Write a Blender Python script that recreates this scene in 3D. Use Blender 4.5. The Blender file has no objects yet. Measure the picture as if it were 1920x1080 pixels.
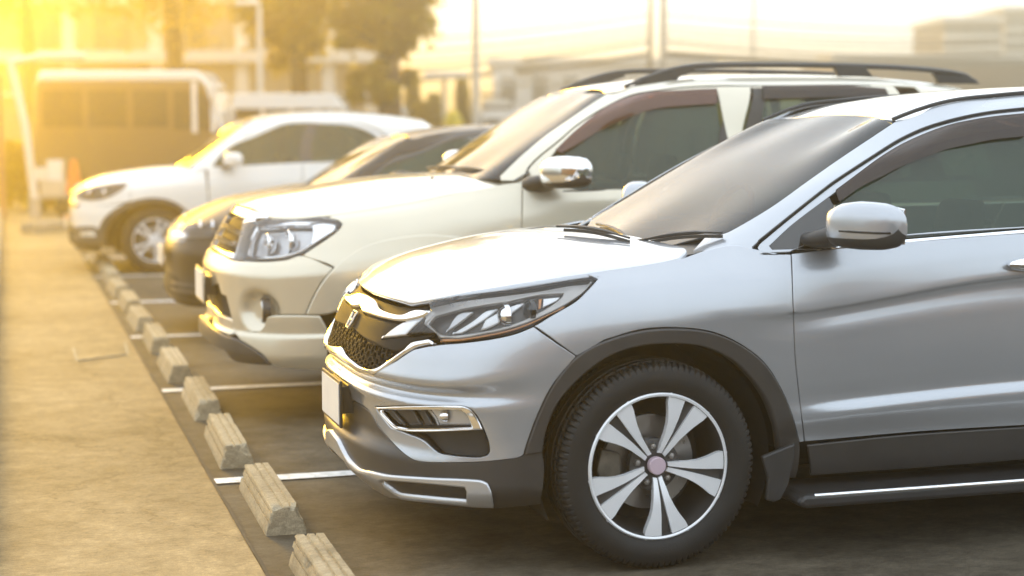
import bpy, bmesh, math, random
import numpy as np
from mathutils import Vector, Matrix
from mathutils.bvhtree import BVHTree
from mathutils.geometry import delaunay_2d_cdt
R = math.radians
random.seed(4)
rng = np.random.default_rng(7)
scene = bpy.context.scene
COL = scene.collection

# ------------------------------------------------------------------ camera
CAM_H, YAW, PITCH, FOC = 1.53, R(16.95), R(5.67), 3100.0
cam_d = bpy.data.cameras.new('camera')
cam = bpy.data.objects.new('camera', cam_d)
COL.objects.link(cam)
cam.location = (0, 0, CAM_H)
cam.rotation_euler = (R(90) - PITCH, 0, -YAW)
cam_d.sensor_width = 36
cam_d.lens = FOC / 1920 * 36
cam_d.clip_end = 2000
cam_d.dof.use_dof = True
cam_d.dof.focus_distance = 6.1
cam_d.dof.aperture_fstop = 1.5
cam_d.dof.aperture_blades = 0
scene.camera = cam

# ------------------------------------------------------------------ world, sun, exposure
SUN_AZ, SUN_EL, HAZE = R(-7.5), R(13.0), 0.0092          # azimuth from +Y towards +X
sun_dir = Vector((math.sin(SUN_AZ) * math.cos(SUN_EL), math.cos(SUN_AZ) * math.cos(SUN_EL), math.sin(SUN_EL)))
world = bpy.data.worlds.new('World')
scene.world = world
world.use_nodes = True
wn, wl = world.node_tree.nodes, world.node_tree.links
wn.clear()
w_out = wn.new('ShaderNodeOutputWorld')
w_add = wn.new('ShaderNodeAddShader')
w_add2 = wn.new('ShaderNodeAddShader')
sky = wn.new('ShaderNodeTexSky')
sky.sky_type = 'NISHITA'
sky.sun_disc = False
sky.sun_elevation = SUN_EL
sky.sun_rotation = SUN_AZ
sky.air_density, sky.dust_density, sky.ozone_density = 1.0, 1.0, 2.0
bg = wn.new('ShaderNodeBackground')
bg.inputs['Strength'].default_value = 0.05
wl.new(sky.outputs[0], bg.inputs['Color'])
bgc = wn.new('ShaderNodeBackground')            # thin overcast veil
bgc.inputs['Color'].default_value = (0.80, 0.895, 1.0, 1)
bgc.inputs['Strength'].default_value = 1.35
# broad warm aureole of the hazy low sun
geo = wn.new('ShaderNodeTexCoord')
dot = wn.new('ShaderNodeVectorMath'); dot.operation = 'DOT_PRODUCT'
nrm = wn.new('ShaderNodeVectorMath'); nrm.operation = 'NORMALIZE'
wl.new(geo.outputs['Generated'], nrm.inputs[0])
wl.new(nrm.outputs[0], dot.inputs[0])
dot.inputs[1].default_value = sun_dir
mx = wn.new('ShaderNodeMath'); mx.operation = 'MAXIMUM'; mx.inputs[1].default_value = 0
wl.new(dot.outputs['Value'], mx.inputs[0])
pw = wn.new('ShaderNodeMath'); pw.operation = 'POWER'; pw.inputs[1].default_value = 28
wl.new(mx.outputs[0], pw.inputs[0])
ml = wn.new('ShaderNodeMath'); ml.operation = 'MULTIPLY'; ml.inputs[1].default_value = 1.0
wl.new(pw.outputs[0], ml.inputs[0])
bgg = wn.new('ShaderNodeBackground')
bgg.inputs['Color'].default_value = (1.0, 0.62, 0.10, 1)
wl.new(ml.outputs[0], bgg.inputs['Strength'])
wl.new(bg.outputs[0], w_add.inputs[0]); wl.new(bgc.outputs[0], w_add.inputs[1])
wl.new(w_add.outputs[0], w_add2.inputs[0]); wl.new(bgg.outputs[0], w_add2.inputs[1])
wl.new(w_add2.outputs[0], w_out.inputs['Surface'])

sun_l = bpy.data.lights.new('sun', 'SUN')
sun_o = bpy.data.objects.new('sun', sun_l)
COL.objects.link(sun_o)
sun_l.energy = 3.8
sun_l.angle = R(12)
sun_l.color = (1.0, 0.55, 0.0)
sun_o.rotation_euler = (-sun_dir).to_track_quat('-Z', 'Y').to_euler()
sun_o.location = (0, 0, 30)

vs = scene.view_settings
vs.view_transform = 'Standard'
vs.look = 'None'
vs.exposure = 0.5
vs.gamma = 1.0
vs.use_curve_mapping = False
cy = scene.cycles
cy.use_denoising = True
cy.max_bounces = 8
cy.transparent_max_bounces = 12
cy.volume_bounces = 0
cy.sample_clamp_indirect = 6
cy.caustics_reflective = False
cy.caustics_refractive = False

# ------------------------------------------------------------------ materials
def nodes_of(name):
    m = bpy.data.materials.new(name)
    m.use_nodes = True
    return m, m.node_tree.nodes, m.node_tree.links, m.node_tree.nodes['Principled BSDF']

def pbr(name, col, rough=0.5, metal=0.0, coat=0.0, spec=0.5, var=0.0, scale=8.0, bump=0.0, bscale=60.0, rvar=0.0, ior=1.5, stretch=(1, 1, 1)):
    m, n, l, b = nodes_of(name)
    b.inputs['Base Color'].default_value = (*col, 1)
    b.inputs['Roughness'].default_value = rough
    b.inputs['Metallic'].default_value = metal
    b.inputs['Coat Weight'].default_value = coat
    b.inputs['Coat Roughness'].default_value = 0.03
    b.inputs['Specular IOR Level'].default_value = spec
    b.inputs['IOR'].default_value = ior
    tc = n.new('ShaderNodeTexCoord')
    mp = n.new('ShaderNodeMapping'); mp.inputs['Scale'].default_value = stretch
    l.new(tc.outputs['Object'], mp.inputs['Vector'])
    if var or rvar:
        t = n.new('ShaderNodeTexNoise'); t.inputs['Scale'].default_value = scale; t.inputs['Detail'].default_value = 6
        l.new(mp.outputs[0], t.inputs['Vector'])
        if var:
            r = n.new('ShaderNodeMapRange'); r.inputs['From Min'].default_value = 0.3; r.inputs['From Max'].default_value = 0.7
            r.inputs['To Min'].default_value = 1 - var; r.inputs['To Max'].default_value = 1 + var
            l.new(t.outputs['Fac'], r.inputs['Value'])
            h = n.new('ShaderNodeVectorMath'); h.operation = 'SCALE'; h.inputs[0].default_value = col
            l.new(r.outputs[0], h.inputs['Scale'])
            l.new(h.outputs[0], b.inputs['Base Color'])
        if rvar:
            r2 = n.new('ShaderNodeMapRange'); r2.inputs['From Min'].default_value = 0.3; r2.inputs['From Max'].default_value = 0.7
            r2.inputs['To Min'].default_value = max(0, rough - rvar); r2.inputs['To Max'].default_value = rough + rvar
            l.new(t.outputs['Fac'], r2.inputs['Value'])
            l.new(r2.outputs[0], b.inputs['Roughness'])
    if bump:
        t = n.new('ShaderNodeTexNoise'); t.inputs['Scale'].default_value = bscale; t.inputs['Detail'].default_value = 4
        l.new(mp.outputs[0], t.inputs['Vector'])
        bp = n.new('ShaderNodeBump'); bp.inputs['Strength'].default_value = bump; bp.inputs['Distance'].default_value = 0.01
        l.new(t.outputs['Fac'], bp.inputs['Height'])
        l.new(bp.outputs[0], b.inputs['Normal'])
    return m

def paint(name, col, metal=0.75, rough=0.30, dust=0.035):
    """metallic paint under clear coat, with a thin uneven film of dust"""
    m, n, l, b = nodes_of(name)
    tc = n.new('ShaderNodeTexCoord')
    du = n.new('ShaderNodeTexNoise'); du.inputs['Scale'].default_value = 2.2; du.inputs['Detail'].default_value = 7
    l.new(tc.outputs['Object'], du.inputs['Vector'])
    r = n.new('ShaderNodeMapRange'); r.inputs['From Min'].default_value = 0.3; r.inputs['From Max'].default_value = 0.7
    r.inputs['To Min'].default_value = 1.03; r.inputs['To Max'].default_value = 0.97
    l.new(du.outputs['Fac'], r.inputs['Value'])
    h = n.new('ShaderNodeVectorMath'); h.operation = 'SCALE'; h.inputs[0].default_value = col
    l.new(r.outputs[0], h.inputs['Scale'])
    l.new(h.outputs[0], b.inputs['Base Color'])
    b.inputs['Metallic'].default_value = metal
    b.inputs['Roughness'].default_value = rough
    b.inputs['Coat Weight'].default_value = 1.0
    b.inputs['Coat Roughness'].default_value = dust
    return m

def glass(name, tint, ior=1.7, opac=0.2, dcol=(0.03, 0.035, 0.03), dust=0.0):
    """thin tinted pane: part see-through, part dark film, mirror-like at a slant"""
    m, n, l, b = nodes_of(name)
    n.remove(b)
    out = [x for x in n if x.type == 'OUTPUT_MATERIAL'][0]
    tr = n.new('ShaderNodeBsdfTransparent'); tr.inputs['Color'].default_value = (*tint, 1)
    df = n.new('ShaderNodeBsdfDiffuse'); df.inputs['Color'].default_value = (*dcol, 1)
    gl = n.new('ShaderNodeBsdfGlossy'); gl.inputs['Roughness'].default_value = 0.01 + dust * 0.2
    gl.inputs['Color'].default_value = (1, 1, 1, 1)
    fr = n.new('ShaderNodeFresnel'); fr.inputs['IOR'].default_value = ior
    m1 = n.new('ShaderNodeMixShader'); m1.inputs['Fac'].default_value = opac
    m2 = n.new('ShaderNodeMixShader')
    l.new(tr.outputs[0], m1.inputs[1]); l.new(df.outputs[0], m1.inputs[2])
    l.new(fr.outputs[0], m2.inputs['Fac']); l.new(m1.outputs[0], m2.inputs[1]); l.new(gl.outputs[0], m2.inputs[2])
    l.new(m2.outputs[0], out.inputs['Surface'])
    return m

M = {}
M['silver'] = paint('silver_paint', (0.45, 0.465, 0.49), 0.60, 0.26)
M['champagne'] = paint('pearl_white_paint', (0.68, 0.61, 0.475), 0.55, 0.30)
M['dark_paint'] = paint('dark_brown_paint', (0.020, 0.015, 0.011), 0.0, 0.45)
M['dark_paint'].node_tree.nodes['Principled BSDF'].inputs['Coat Weight'].default_value = 0.35
M['dark_paint'].node_tree.nodes['Principled BSDF'].inputs['Specular IOR Level'].default_value = 0.3
M['white_paint'] = paint('white_paint', (0.80, 0.79, 0.76), 0.0, 0.35)
M['plastic'] = pbr('black_plastic', (0.030, 0.029, 0.029), 0.42, var=0.15, scale=12, bump=0.05, bscale=700)
M['cladding'] = pbr('grey_cladding', (0.044, 0.040, 0.037), 0.38, var=0.12, scale=9, bump=0.04, bscale=900)
M['gloss_black'] = pbr('gloss_black', (0.012, 0.012, 0.012), 0.08, coat=1.0)
M['grille_black'] = pbr('grille_black', (0.012, 0.012, 0.012), 0.7, spec=0.15)
M['inner'] = pbr('underseal', (0.008, 0.008, 0.008), 0.8)
M['rubber'] = pbr('tyre_rubber', (0.008, 0.0075, 0.007), 0.62, var=0.25, scale=14, bump=0.12, bscale=220)
M['seal'] = pbr('rubber_seal', (0.012, 0.012, 0.012), 0.45)
M['chrome'] = pbr('chrome', (0.86, 0.86, 0.87), 0.05, metal=1.0, rvar=0.03, scale=6)
M['satin'] = pbr('satin_silver_plastic', (0.58, 0.58, 0.59), 0.30, metal=0.75)
M['machined'] = pbr('machined_alloy', (0.90, 0.905, 0.92), 0.30, metal=0.35)
M['rim_dark'] = pbr('dark_alloy_paint', (0.075, 0.072, 0.070), 0.35, metal=0.5)
M['steel'] = pbr('brake_steel', (0.42, 0.40, 0.38), 0.35, metal=0.9, rvar=0.1, scale=20)
M['caliper'] = pbr('cast_iron', (0.16, 0.14, 0.11), 0.55, metal=0.5, var=0.3, scale=25)
M['hubcap'] = pbr('hub_cap_paint', (0.55, 0.42, 0.47), 0.35)
M['white_plastic'] = pbr('plate_white', (0.78, 0.76, 0.72), 0.4, var=0.05, scale=10)
M['amber'] = pbr('amber_lens', (0.75, 0.28, 0.05), 0.1, coat=1)
M['red_lens'] = pbr('red_lens', (0.4, 0.02, 0.02), 0.1, coat=1)
M['windshield'] = glass('windshield_glass', (0.26, 0.28, 0.28), 1.25, 0.5, (0.07, 0.072, 0.075))
M['tint'] = glass('tinted_glass', (0.20, 0.28, 0.21), 1.5, 0.45, (0.055, 0.092, 0.058))
M['lens'] = glass('clear_lens', (0.95, 0.95, 0.95), 1.4, 0.02, (0.5, 0.5, 0.5))
M['visor'] = glass('smoked_visor', (0.16, 0.09, 0.07), 1.45, 0.55, (0.050, 0.030, 0.022))
M['visor_red'] = glass('red_brown_visor', (0.40, 0.16, 0.10), 1.55, 0.45, (0.22, 0.09, 0.06))
def leafy(name, col, trans):
    m, n, l, b = nodes_of(name)
    b.inputs['Base Color'].default_value = (*col, 1); b.inputs['Roughness'].default_value = .55
    out = [x for x in n if x.type == 'OUTPUT_MATERIAL'][0]
    t = n.new('ShaderNodeBsdfTranslucent'); t.inputs['Color'].default_value = (*trans, 1)
    mx_ = n.new('ShaderNodeMixShader'); mx_.inputs['Fac'].default_value = .65
    l.new(b.outputs[0], mx_.inputs[1]); l.new(t.outputs[0], mx_.inputs[2]); l.new(mx_.outputs[0], out.inputs['Surface'])
    return m
M['seat'] = pbr('seat_cloth', (0.03, 0.028, 0.027), 0.9, var=0.2, scale=30)
M['dash'] = pbr('dashboard', (0.02, 0.02, 0.02), 0.6)

# ------------------------------------------------------------------ object helpers
def tag(o, label=None, cat=None, group=None, kind=None):
    if label: o['label'] = label
    if cat: o['category'] = cat
    if group: o['group'] = group
    if kind: o['kind'] = kind
    return o

def empty(name, loc=(0, 0, 0), rz=0.0, parent=None):
    o = bpy.data.objects.new(name, None)
    COL.objects.link(o)
    o.location = loc
    o.rotation_euler = (0, 0, rz)
    o.empty_display_size = 0.2
    if parent: o.parent = parent
    return o

class MB:
    """mesh builder: collects vertices, faces and (optional) normals, links them as ONE object"""
    def __init__(s): s.v, s.f, s.n = [], [], []
    def add(s, v, f, n=None):
        o = len(s.v)
        s.v += [tuple(map(float, p)) for p in v]
        s.f += [tuple(int(i) + o for i in q) for q in f]
        s.n += ([tuple(map(float, p)) for p in n] if n is not None else [None] * len(v))
        return s
    def box(s, c, d, rz=0.0, taper=1.0, ry=0.0):
        hx, hy, hz = d[0] / 2, d[1] / 2, d[2] / 2
        P = []
        for z in (-1, 1):
            k = taper if z > 0 else 1
            for x, y in ((-1, -1), (1, -1), (1, 1), (-1, 1)):
                P.append((x * hx * k, y * hy * k, z * hz))
        m = Matrix.Translation(c) @ Matrix.Rotation(rz, 4, 'Z') @ Matrix.Rotation(ry, 4, 'Y')
        P = [tuple(m @ Vector(p)) for p in P]
        return s.add(P, [(0, 3, 2, 1), (4, 5, 6, 7), (0, 1, 5, 4), (1, 2, 6, 5), (2, 3, 7, 6), (3, 0, 4, 7)])
    def tube(s, pts, r, seg=8, closed=False, flat=1.0, up=(0, 0, 1)):
        pts = [Vector(p) for p in pts]
        n = len(pts)
        rs = r if hasattr(r, '__len__') else [r] * n
        V, F = [], []
        for i, p in enumerate(pts):
            a = pts[(i - 1) % n] if (closed or i > 0) else p
            b = pts[(i + 1) % n] if (closed or i < n - 1) else p
            t = (b - a).normalized()
            u = Vector(up)
            if abs(t.dot(u)) > 0.95: u = Vector((1, 0, 0))
            x = t.cross(u).normalized(); y = x.cross(t).normalized()
            for k in range(seg):
                an = 2 * math.pi * (k + .5) / seg
                V.append(tuple(p + x * math.cos(an) * rs[i] + y * math.sin(an) * rs[i] * flat))
        for i in range(n if closed else n - 1):
            j = (i + 1) % n
            for k in range(seg):
                q = (k + 1) % seg
                F.append((i * seg + k, i * seg + q, j * seg + q, j * seg + k))
        if not closed:
            F.append(tuple(range(seg))[::-1]); F.append(tuple((n - 1) * seg + k for k in range(seg)))
        return s.add(V, F)
    def lathe(s, prof, seg=48, axis='Y', centre=(0, 0, 0), a0=0.0, a1=2 * math.pi, mod=None):
        """prof: list of (radius, offset along axis)"""
        V, F = [], []
        full = abs(a1 - a0 - 2 * math.pi) < 1e-6
        cnt = seg if full else seg + 1
        np_ = len(prof)
        for i in range(cnt):
            a = a0 + (a1 - a0) * i / seg
            ca, sa = math.cos(a), math.sin(a)
            for j, (r, h) in enumerate(prof):
                if mod: r, h = mod(i, j, r, h)
                if axis == 'Y': p = (r * ca, h, r * sa)
                elif axis == 'Z': p = (r * ca, r * sa, h)
                else: p = (h, r * ca, r * sa)
                V.append((p[0] + centre[0], p[1] + centre[1], p[2] + centre[2]))
        for i in range(seg):
            k = (i + 1) % cnt
            for j in range(np_ - 1):
                F.append((i * np_ + j, i * np_ + j + 1, k * np_ + j + 1, k * np_ + j))
        return s.add(V, F)
    def prism(s, poly, h0, h1, axis='Z'):
        n = len(poly)
        def P(x, y, h): return (x, y, h) if axis == 'Z' else ((x, h, y) if axis == 'Y' else (h, x, y))
        V = [P(x, y, h0) for x, y in poly] + [P(x, y, h1) for x, y in poly]
        F = [tuple(range(n))[::-1], tuple(range(n, 2 * n))] + [(i, (i + 1) % n, n + (i + 1) % n, n + i) for i in range(n)]
        return s.add(V, F)
    def build(s, name, mat, parent=None, smooth=None, bevel=0.0, kind=None, fix=True, seg=2):
        me = bpy.data.meshes.new(name)
        me.from_pydata(s.v, [], s.f)
        has = all(q is not None for q in s.n) and len(s.n) > 0
        if fix and not has:
            bm = bmesh.new(); bm.from_mesh(me)
            bmesh.ops.recalc_face_normals(bm, faces=bm.faces)
            bm.to_mesh(me); bm.free()
        me.materials.append(mat)
        if has:
            me.polygons.foreach_set('use_smooth', [True] * len(me.polygons))
            me.normals_split_custom_set_from_vertices(s.n)
        elif smooth is not None:
            me.polygons.foreach_set('use_smooth', [True] * len(me.polygons))
            me.set_sharp_from_angle(angle=R(smooth))
        me.update()
        o = bpy.data.objects.new(name, me)
        COL.objects.link(o)
        if parent: o.parent = parent
        if bevel:
            b = o.modifiers.new('edge', 'BEVEL'); b.width = bevel; b.segments = seg; b.limit_method = 'ANGLE'; b.angle_limit = R(35)
            b.harden_normals = False
        if kind: o['kind'] = kind
        return o

def copy_tree(o, parent=None):
    c = o.copy(); COL.objects.link(c)
    if parent: c.parent = parent
    for ch in list(o.children): copy_tree(ch, c)
    return c

# ------------------------------------------------------------------ curves and surfaces
def pchip(x, Y, q):
    """monotone cubic through knots x; Y is (..., n); q is (...) or (m,)"""
    x = np.asarray(x, float); Y = np.asarray(Y, float)
    h = np.diff(x); d = np.diff(Y, axis=-1) / h
    m = np.zeros_like(Y)
    a, b = d[..., :-1], d[..., 1:]
    w1 = 2 * h[1:] + h[:-1]; w2 = h[1:] + 2 * h[:-1]
    with np.errstate(divide='ignore', invalid='ignore'):
        hm = (w1 + w2) / (w1 / a + w2 / b)
    m[..., 1:-1] = np.where(a * b > 0, np.nan_to_num(hm), 0)
    m[..., 0] = d[..., 0]; m[..., -1] = d[..., -1]
    q = np.clip(np.asarray(q, float), x[0], x[-1])
    i = np.clip(np.searchsorted(x, q, side='right') - 1, 0, len(x) - 2)
    t = (q - x[i]) / h[i]; hh = h[i]
    if Y.ndim == 1:
        y0, y1, m0, m1 = Y[i], Y[i + 1], m[i], m[i + 1]
    else:
        k = np.arange(Y.shape[0])
        y0, y1, m0, m1 = Y[k, i], Y[k, i + 1], m[k, i], m[k, i + 1]
    return ((2 * t**3 - 3 * t**2 + 1) * y0 + (t**3 - 2 * t**2 + t) * hh * m0 + (-2 * t**3 + 3 * t**2) * y1 + (t**3 - t**2) * hh * m1)

def spline(x, Y, q, sym=False):
    """C2 cubic spline (natural, or flat at the first knot when sym)"""
    x = np.asarray(x, float); Y = np.asarray(Y, float); n = len(x)
    h = np.diff(x)
    A = np.zeros((n, n)); B = np.zeros(n)
    for i in range(1, n - 1):
        A[i, i - 1], A[i, i], A[i, i + 1] = h[i - 1], 2 * (h[i - 1] + h[i]), h[i]
        B[i] = 6 * ((Y[i + 1] - Y[i]) / h[i] - (Y[i] - Y[i - 1]) / h[i - 1])
    if sym:
        A[0, 0], A[0, 1] = 2 * h[0], h[0]; B[0] = 6 * ((Y[1] - Y[0]) / h[0])
    else: A[0, 0] = 1
    A[-1, -1] = 1
    s = np.linalg.solve(A, B)
    q = np.clip(np.asarray(q, float), x[0], x[-1])
    i = np.clip(np.searchsorted(x, q, side='right') - 1, 0, n - 2)
    a = (x[i + 1] - q) / h[i]; b = (q - x[i]) / h[i]
    return a * Y[i] + b * Y[i + 1] + ((a**3 - a) * s[i] + (b**3 - b) * s[i + 1]) * h[i]**2 / 6

class Surf:
    """half-car surface over (u, v); u < 0 is the mirrored half"""
    def pos(s, u, v): raise NotImplementedError
    def normal(s, u, v):
        e = 2e-3
        a = s.pos(u + e, v) - s.pos(u - e, v)
        v0 = np.maximum(v - e, s.v0); v1 = np.minimum(v + e, s.v1)
        b = s.pos(u, v1) - s.pos(u, v0)
        n = np.cross(a, b) * s.sign
        return n / np.maximum(np.linalg.norm(n, axis=1, keepdims=True), 1e-9)
    def bvh(s, step=0.02, ulo=-0.9):
        U = np.arange(ulo, s.u1 + step, step); V = np.append(np.arange(s.v0, s.v1, step), s.v1)
        gu, gv = np.meshgrid(U, V, indexing='ij')
        P = s.pos(gu.ravel(), gv.ravel())
        s.gu, s.gv = gu.ravel(), gv.ravel()
        n = len(V); F = []
        for i in range(len(U) - 1):
            for j in range(n - 1):
                a = i * n + j
                F.append((a, a + n, a + n + 1)); F.append((a, a + n + 1, a + 1))
        s.P, s.F = P, F
        s.tree = BVHTree.FromPolygons([tuple(p) for p in P], F)
    def uv_at(s, loc, idx):
        a, b, c = s.F[idx]
        A, B, Cc = Vector(s.P[a]), Vector(s.P[b]), Vector(s.P[c])
        v0, v1, v2 = B - A, Cc - A, loc - A
        d00, d01, d11, d20, d21 = v0.dot(v0), v0.dot(v1), v1.dot(v1), v2.dot(v0), v2.dot(v1)
        den = d00 * d11 - d01 * d01 or 1e-12
        w1 = (d11 * d20 - d01 * d21) / den; w2 = (d00 * d21 - d01 * d20) / den; w0 = 1 - w1 - w2
        return (w0 * s.gu[a] + w1 * s.gu[b] + w2 * s.gu[c], w0 * s.gv[a] + w1 * s.gv[b] + w2 * s.gv[c])
    def near(s, p):
        loc, n, i, d = s.tree.find_nearest(Vector(p))
        return s.uv_at(loc, i)
    def ray(s, o, d):
        loc, n, i, dist = s.tree.ray_cast(Vector(o), Vector(d))
        if i is not None: return s.uv_at(loc, i)
        best = None
        for t in np.arange(3.0, 22.0, 0.02):
            q = Vector(o) + Vector(d) * float(t)
            loc, n, i, dist = s.tree.find_nearest(q)
            if best is None or dist < best[0]: best = (dist, loc, i)
        return s.uv_at(best[1], best[2])

class Body(Surf):
    """lower body: a plan outline, lifted through rows of (height, inset)"""
    sign = -1
    def __init__(s, outline, rows):
        o = np.array(outline, float)
        tt = np.linspace(o[0, 0], o[-1, 0], 1500)
        X = spline(o[:, 0], o[:, 1], tt, True); S = pchip(o[:, 0], o[:, 2], tt)
        S = spline(o[:, 0], o[:, 2], tt)
        L = np.concatenate([[0], np.cumsum(np.hypot(np.diff(X), np.diff(S)))])
        s.u1 = L[-1]; s.tt, s.L = tt, L
        # smooth re-parametrisation by arc length
        s.gx = np.linspace(0, s.u1, 900)
        s.X, s.S = np.interp(s.gx, L, X), np.interp(s.gx, L, S)
        k = np.hanning(41); k /= k.sum()
        def sm(a, odd):
            l = (2 * a[0] - a[40:0:-1]) if odd else a[40:0:-1]
            r = (2 * a[-1] - a[-2:-42:-1]) if odd else a[-2:-42:-1]
            return np.convolve(np.concatenate([l, a, r]), k, 'same')[40:-40]
        s.X, s.S = sm(s.X, False), sm(s.S, True)
        tx, ts = np.gradient(s.X, s.gx), np.gradient(s.S, s.gx)
        q = np.hypot(tx, ts) + 1e-9
        s.NX, s.NS = -ts / q, tx / q
        s.rows = rows
        # nominal row heights: mean z along the flank
        ug = s.u_of(np.linspace(0, o[-1, 0], 60))
        s.kz = [(s.u_of(np.array([a for a, b in r[0]], float)), np.array([b for a, b in r[0]], float)) for r in rows]
        s.kd = [(s.u_of(np.array([a for a, b in r[1]], float)), np.array([b for a, b in r[1]], float)) for r in rows]
        s.V = np.array([np.mean(pchip(a, b, ug)) for a, b in s.kz])
        for i in range(1, len(s.V)): s.V[i] = max(s.V[i], s.V[i - 1] + 0.012)
        s.v0, s.v1 = s.V[0], s.V[-1]
        s.bvh()
    def u_of(s, t): return np.interp(t, s.tt, s.L)
    def pos(s, u, v):
        u = np.atleast_1d(np.asarray(u, float)); v = np.atleast_1d(np.asarray(v, float))
        sg = np.where(u < 0, -1.0, 1.0); a = np.abs(u)
        a = np.where(a > s.u1, 2 * s.u1 - a, a)
        Z = np.stack([pchip(k, b, a) for k, b in s.kz], 1)
        D = np.stack([pchip(k, b, a) for k, b in s.kd], 1)
        z = pchip(s.V, Z, v); d = pchip(s.V, D, v)
        x = np.interp(a, s.gx, s.X) - d * np.interp(a, s.gx, s.NX)
        y = np.interp(a, s.gx, s.S) - d * np.interp(a, s.gx, s.NS)
        return np.stack([x, y * sg, z], 1)
    def tz(s, t, z):
        """(station, height) -> (u, v)"""
        u = float(s.u_of(t))
        g = np.linspace(s.v0, s.v1, 200)
        zz = s.pos(np.full(200, u), g)[:, 2]
        return (u, float(np.interp(z, zz, g)))

class Height(Surf):
    """hood or roof: u = across, v = along; z falls from the centre line to the sides"""
    sign = -1
    def __init__(s, zc, edge, pw=2.4, x0=None, x1=None, half=1.0):
        s.zc = np.array(zc, float); s.ed = np.array(edge, float); s.pw = pw
        s.v0 = s.zc[0, 0] if x0 is None else x0; s.v1 = s.zc[-1, 0] if x1 is None else x1
        s.u1 = half
        s.bvh()
    def pos(s, u, v):
        u = np.atleast_1d(np.asarray(u, float)); v = np.atleast_1d(np.asarray(v, float))
        c = spline(s.zc[:, 0], s.zc[:, 1], v)
        w = pchip(s.ed[:, 0], s.ed[:, 1], v); dz = pchip(s.ed[:, 0], s.ed[:, 2], v)
        z = c - dz * (np.sqrt((np.abs(u) / w)**2 + 1e-5))**s.pw
        return np.stack([v, u, z], 1)

class Net(Surf):
    """greenhouse: levels x columns of (x, s, z)"""
    sign = -1
    def __init__(s, net):
        s.N = np.array(net, float)                      # levels, cols, 3
        L, Cn, _ = s.N.shape
        du = np.linalg.norm(np.diff(s.N, axis=1), axis=2).mean(0)
        dv = np.linalg.norm(np.diff(s.N, axis=0), axis=2).mean(1)
        s.U = np.concatenate([[0], np.cumsum(du)]); s.V = np.concatenate([[0], np.cumsum(dv)])
        s.u1, s.v0, s.v1 = s.U[-1], 0.0, s.V[-1]
        s.bvh(ulo=-0.6)
    def pos(s, u, v):
        u = np.atleast_1d(np.asarray(u, float)); v = np.atleast_1d(np.asarray(v, float))
        sg = np.where(u < 0, -1.0, 1.0); a = np.abs(u)
        out = []
        for c in range(3):
            rows = np.stack([spline(s.U, s.N[k, :, c], a, c != 1) for k in range(s.N.shape[0])], 1)
            out.append(catmull(s.V, rows, v))
        return np.stack([out[0], out[1] * sg, out[2]], 1)
    def cl(s, c, l):
        return (float(np.interp(c, range(len(s.U)), s.U)), float(np.interp(l, range(len(s.V)), s.V)))

def catmull(x, Y, q):
    h = np.diff(x); d = np.diff(Y, axis=1) / h
    m = np.zeros_like(Y)
    m[:, 0], m[:, -1] = d[:, 0], d[:, -1]
    m[:, 1:-1] = (d[:, :-1] * h[1:] + d[:, 1:] * h[:-1]) / (h[1:] + h[:-1])
    q = np.clip(q, x[0], x[-1])
    i = np.clip(np.searchsorted(x, q, side='right') - 1, 0, len(x) - 2)
    k = np.arange(Y.shape[0]); t = (q - x[i]) / h[i]; hh = h[i]
    return ((2 * t**3 - 3 * t**2 + 1) * Y[k, i] + (t**3 - 2 * t**2 + t) * hh * m[k, i] + (-2 * t**3 + 3 * t**2) * Y[k, i + 1] + (t**3 - t**2) * hh * m[k, i + 1])

# sight lines of the survey photograph, used to lay out the cars' cut lines on their bodies
_f = np.array([math.sin(YAW) * math.cos(PITCH), math.cos(YAW) * math.cos(PITCH), -math.sin(PITCH)])
_r = np.array([math.cos(YAW), -math.sin(YAW), 0]); _u = np.cross(_r, _f)
def sight(px, py):
    d = _f + _r * (px - 960) / FOC + _u * (540 - py) / FOC
    return d / np.linalg.norm(d)

def in_poly(P, poly):
    x, y = P[:, 0], P[:, 1]
    a = poly; b = np.roll(poly, -1, 0)
    ins = np.zeros(len(P), bool)
    for (x0, y0), (x1, y1) in zip(a, b):
        c = ((y0 > y) != (y1 > y))
        with np.errstate(divide='ignore', invalid='ignore'):
            ins ^= c & (x < (x1 - x0) * (y - y0) / (y1 - y0 + 1e-15) + x0)
    return ins

def area(p): return 0.5 * np.sum(p[:, 0] * np.roll(p[:, 1], -1) - np.roll(p[:, 0], -1) * p[:, 1])

def resample(poly, step=0.014, corner=38, smooth=True, closed=True):
    """round the traced polyline between its corners and space it evenly"""
    p = np.array(poly, float); n = len(p)
    out = []
    def is_corner(i):
        if not closed and i in (0, n - 1): return True
        a, b = p[i] - p[i - 1], p[(i + 1) % n] - p[i]
        c = np.dot(a, b) / (np.linalg.norm(a) * np.linalg.norm(b) + 1e-12)
        return math.degrees(math.acos(max(-1, min(1, c)))) > corner
    cor = [is_corner(i) for i in range(n)]
    for i in range(n if closed else n - 1):
        a, b = p[i], p[(i + 1) % n]
        L = np.linalg.norm(b - a)
        k = max(1, int(round(L / step)))
        ma = (b - a) if cor[i] else (b - p[i - 1]) * L / (L + np.linalg.norm(a - p[i - 1]) + 1e-9)
        j = (i + 1) % n
        mb = (b - a) if cor[j] else (p[(j + 1) % n] - a) * L / (L + np.linalg.norm(p[(j + 1) % n] - b) + 1e-9)
        if not smooth: ma = mb = b - a
        for q in range(k):
            t = q / k
            out.append((2 * t**3 - 3 * t**2 + 1) * a + (t**3 - 2 * t**2 + t) * ma + (-2 * t**3 + 3 * t**2) * b + (t**3 - t**2) * mb)
    if not closed: out.append(p[-1])
    return np.array(out)

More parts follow.
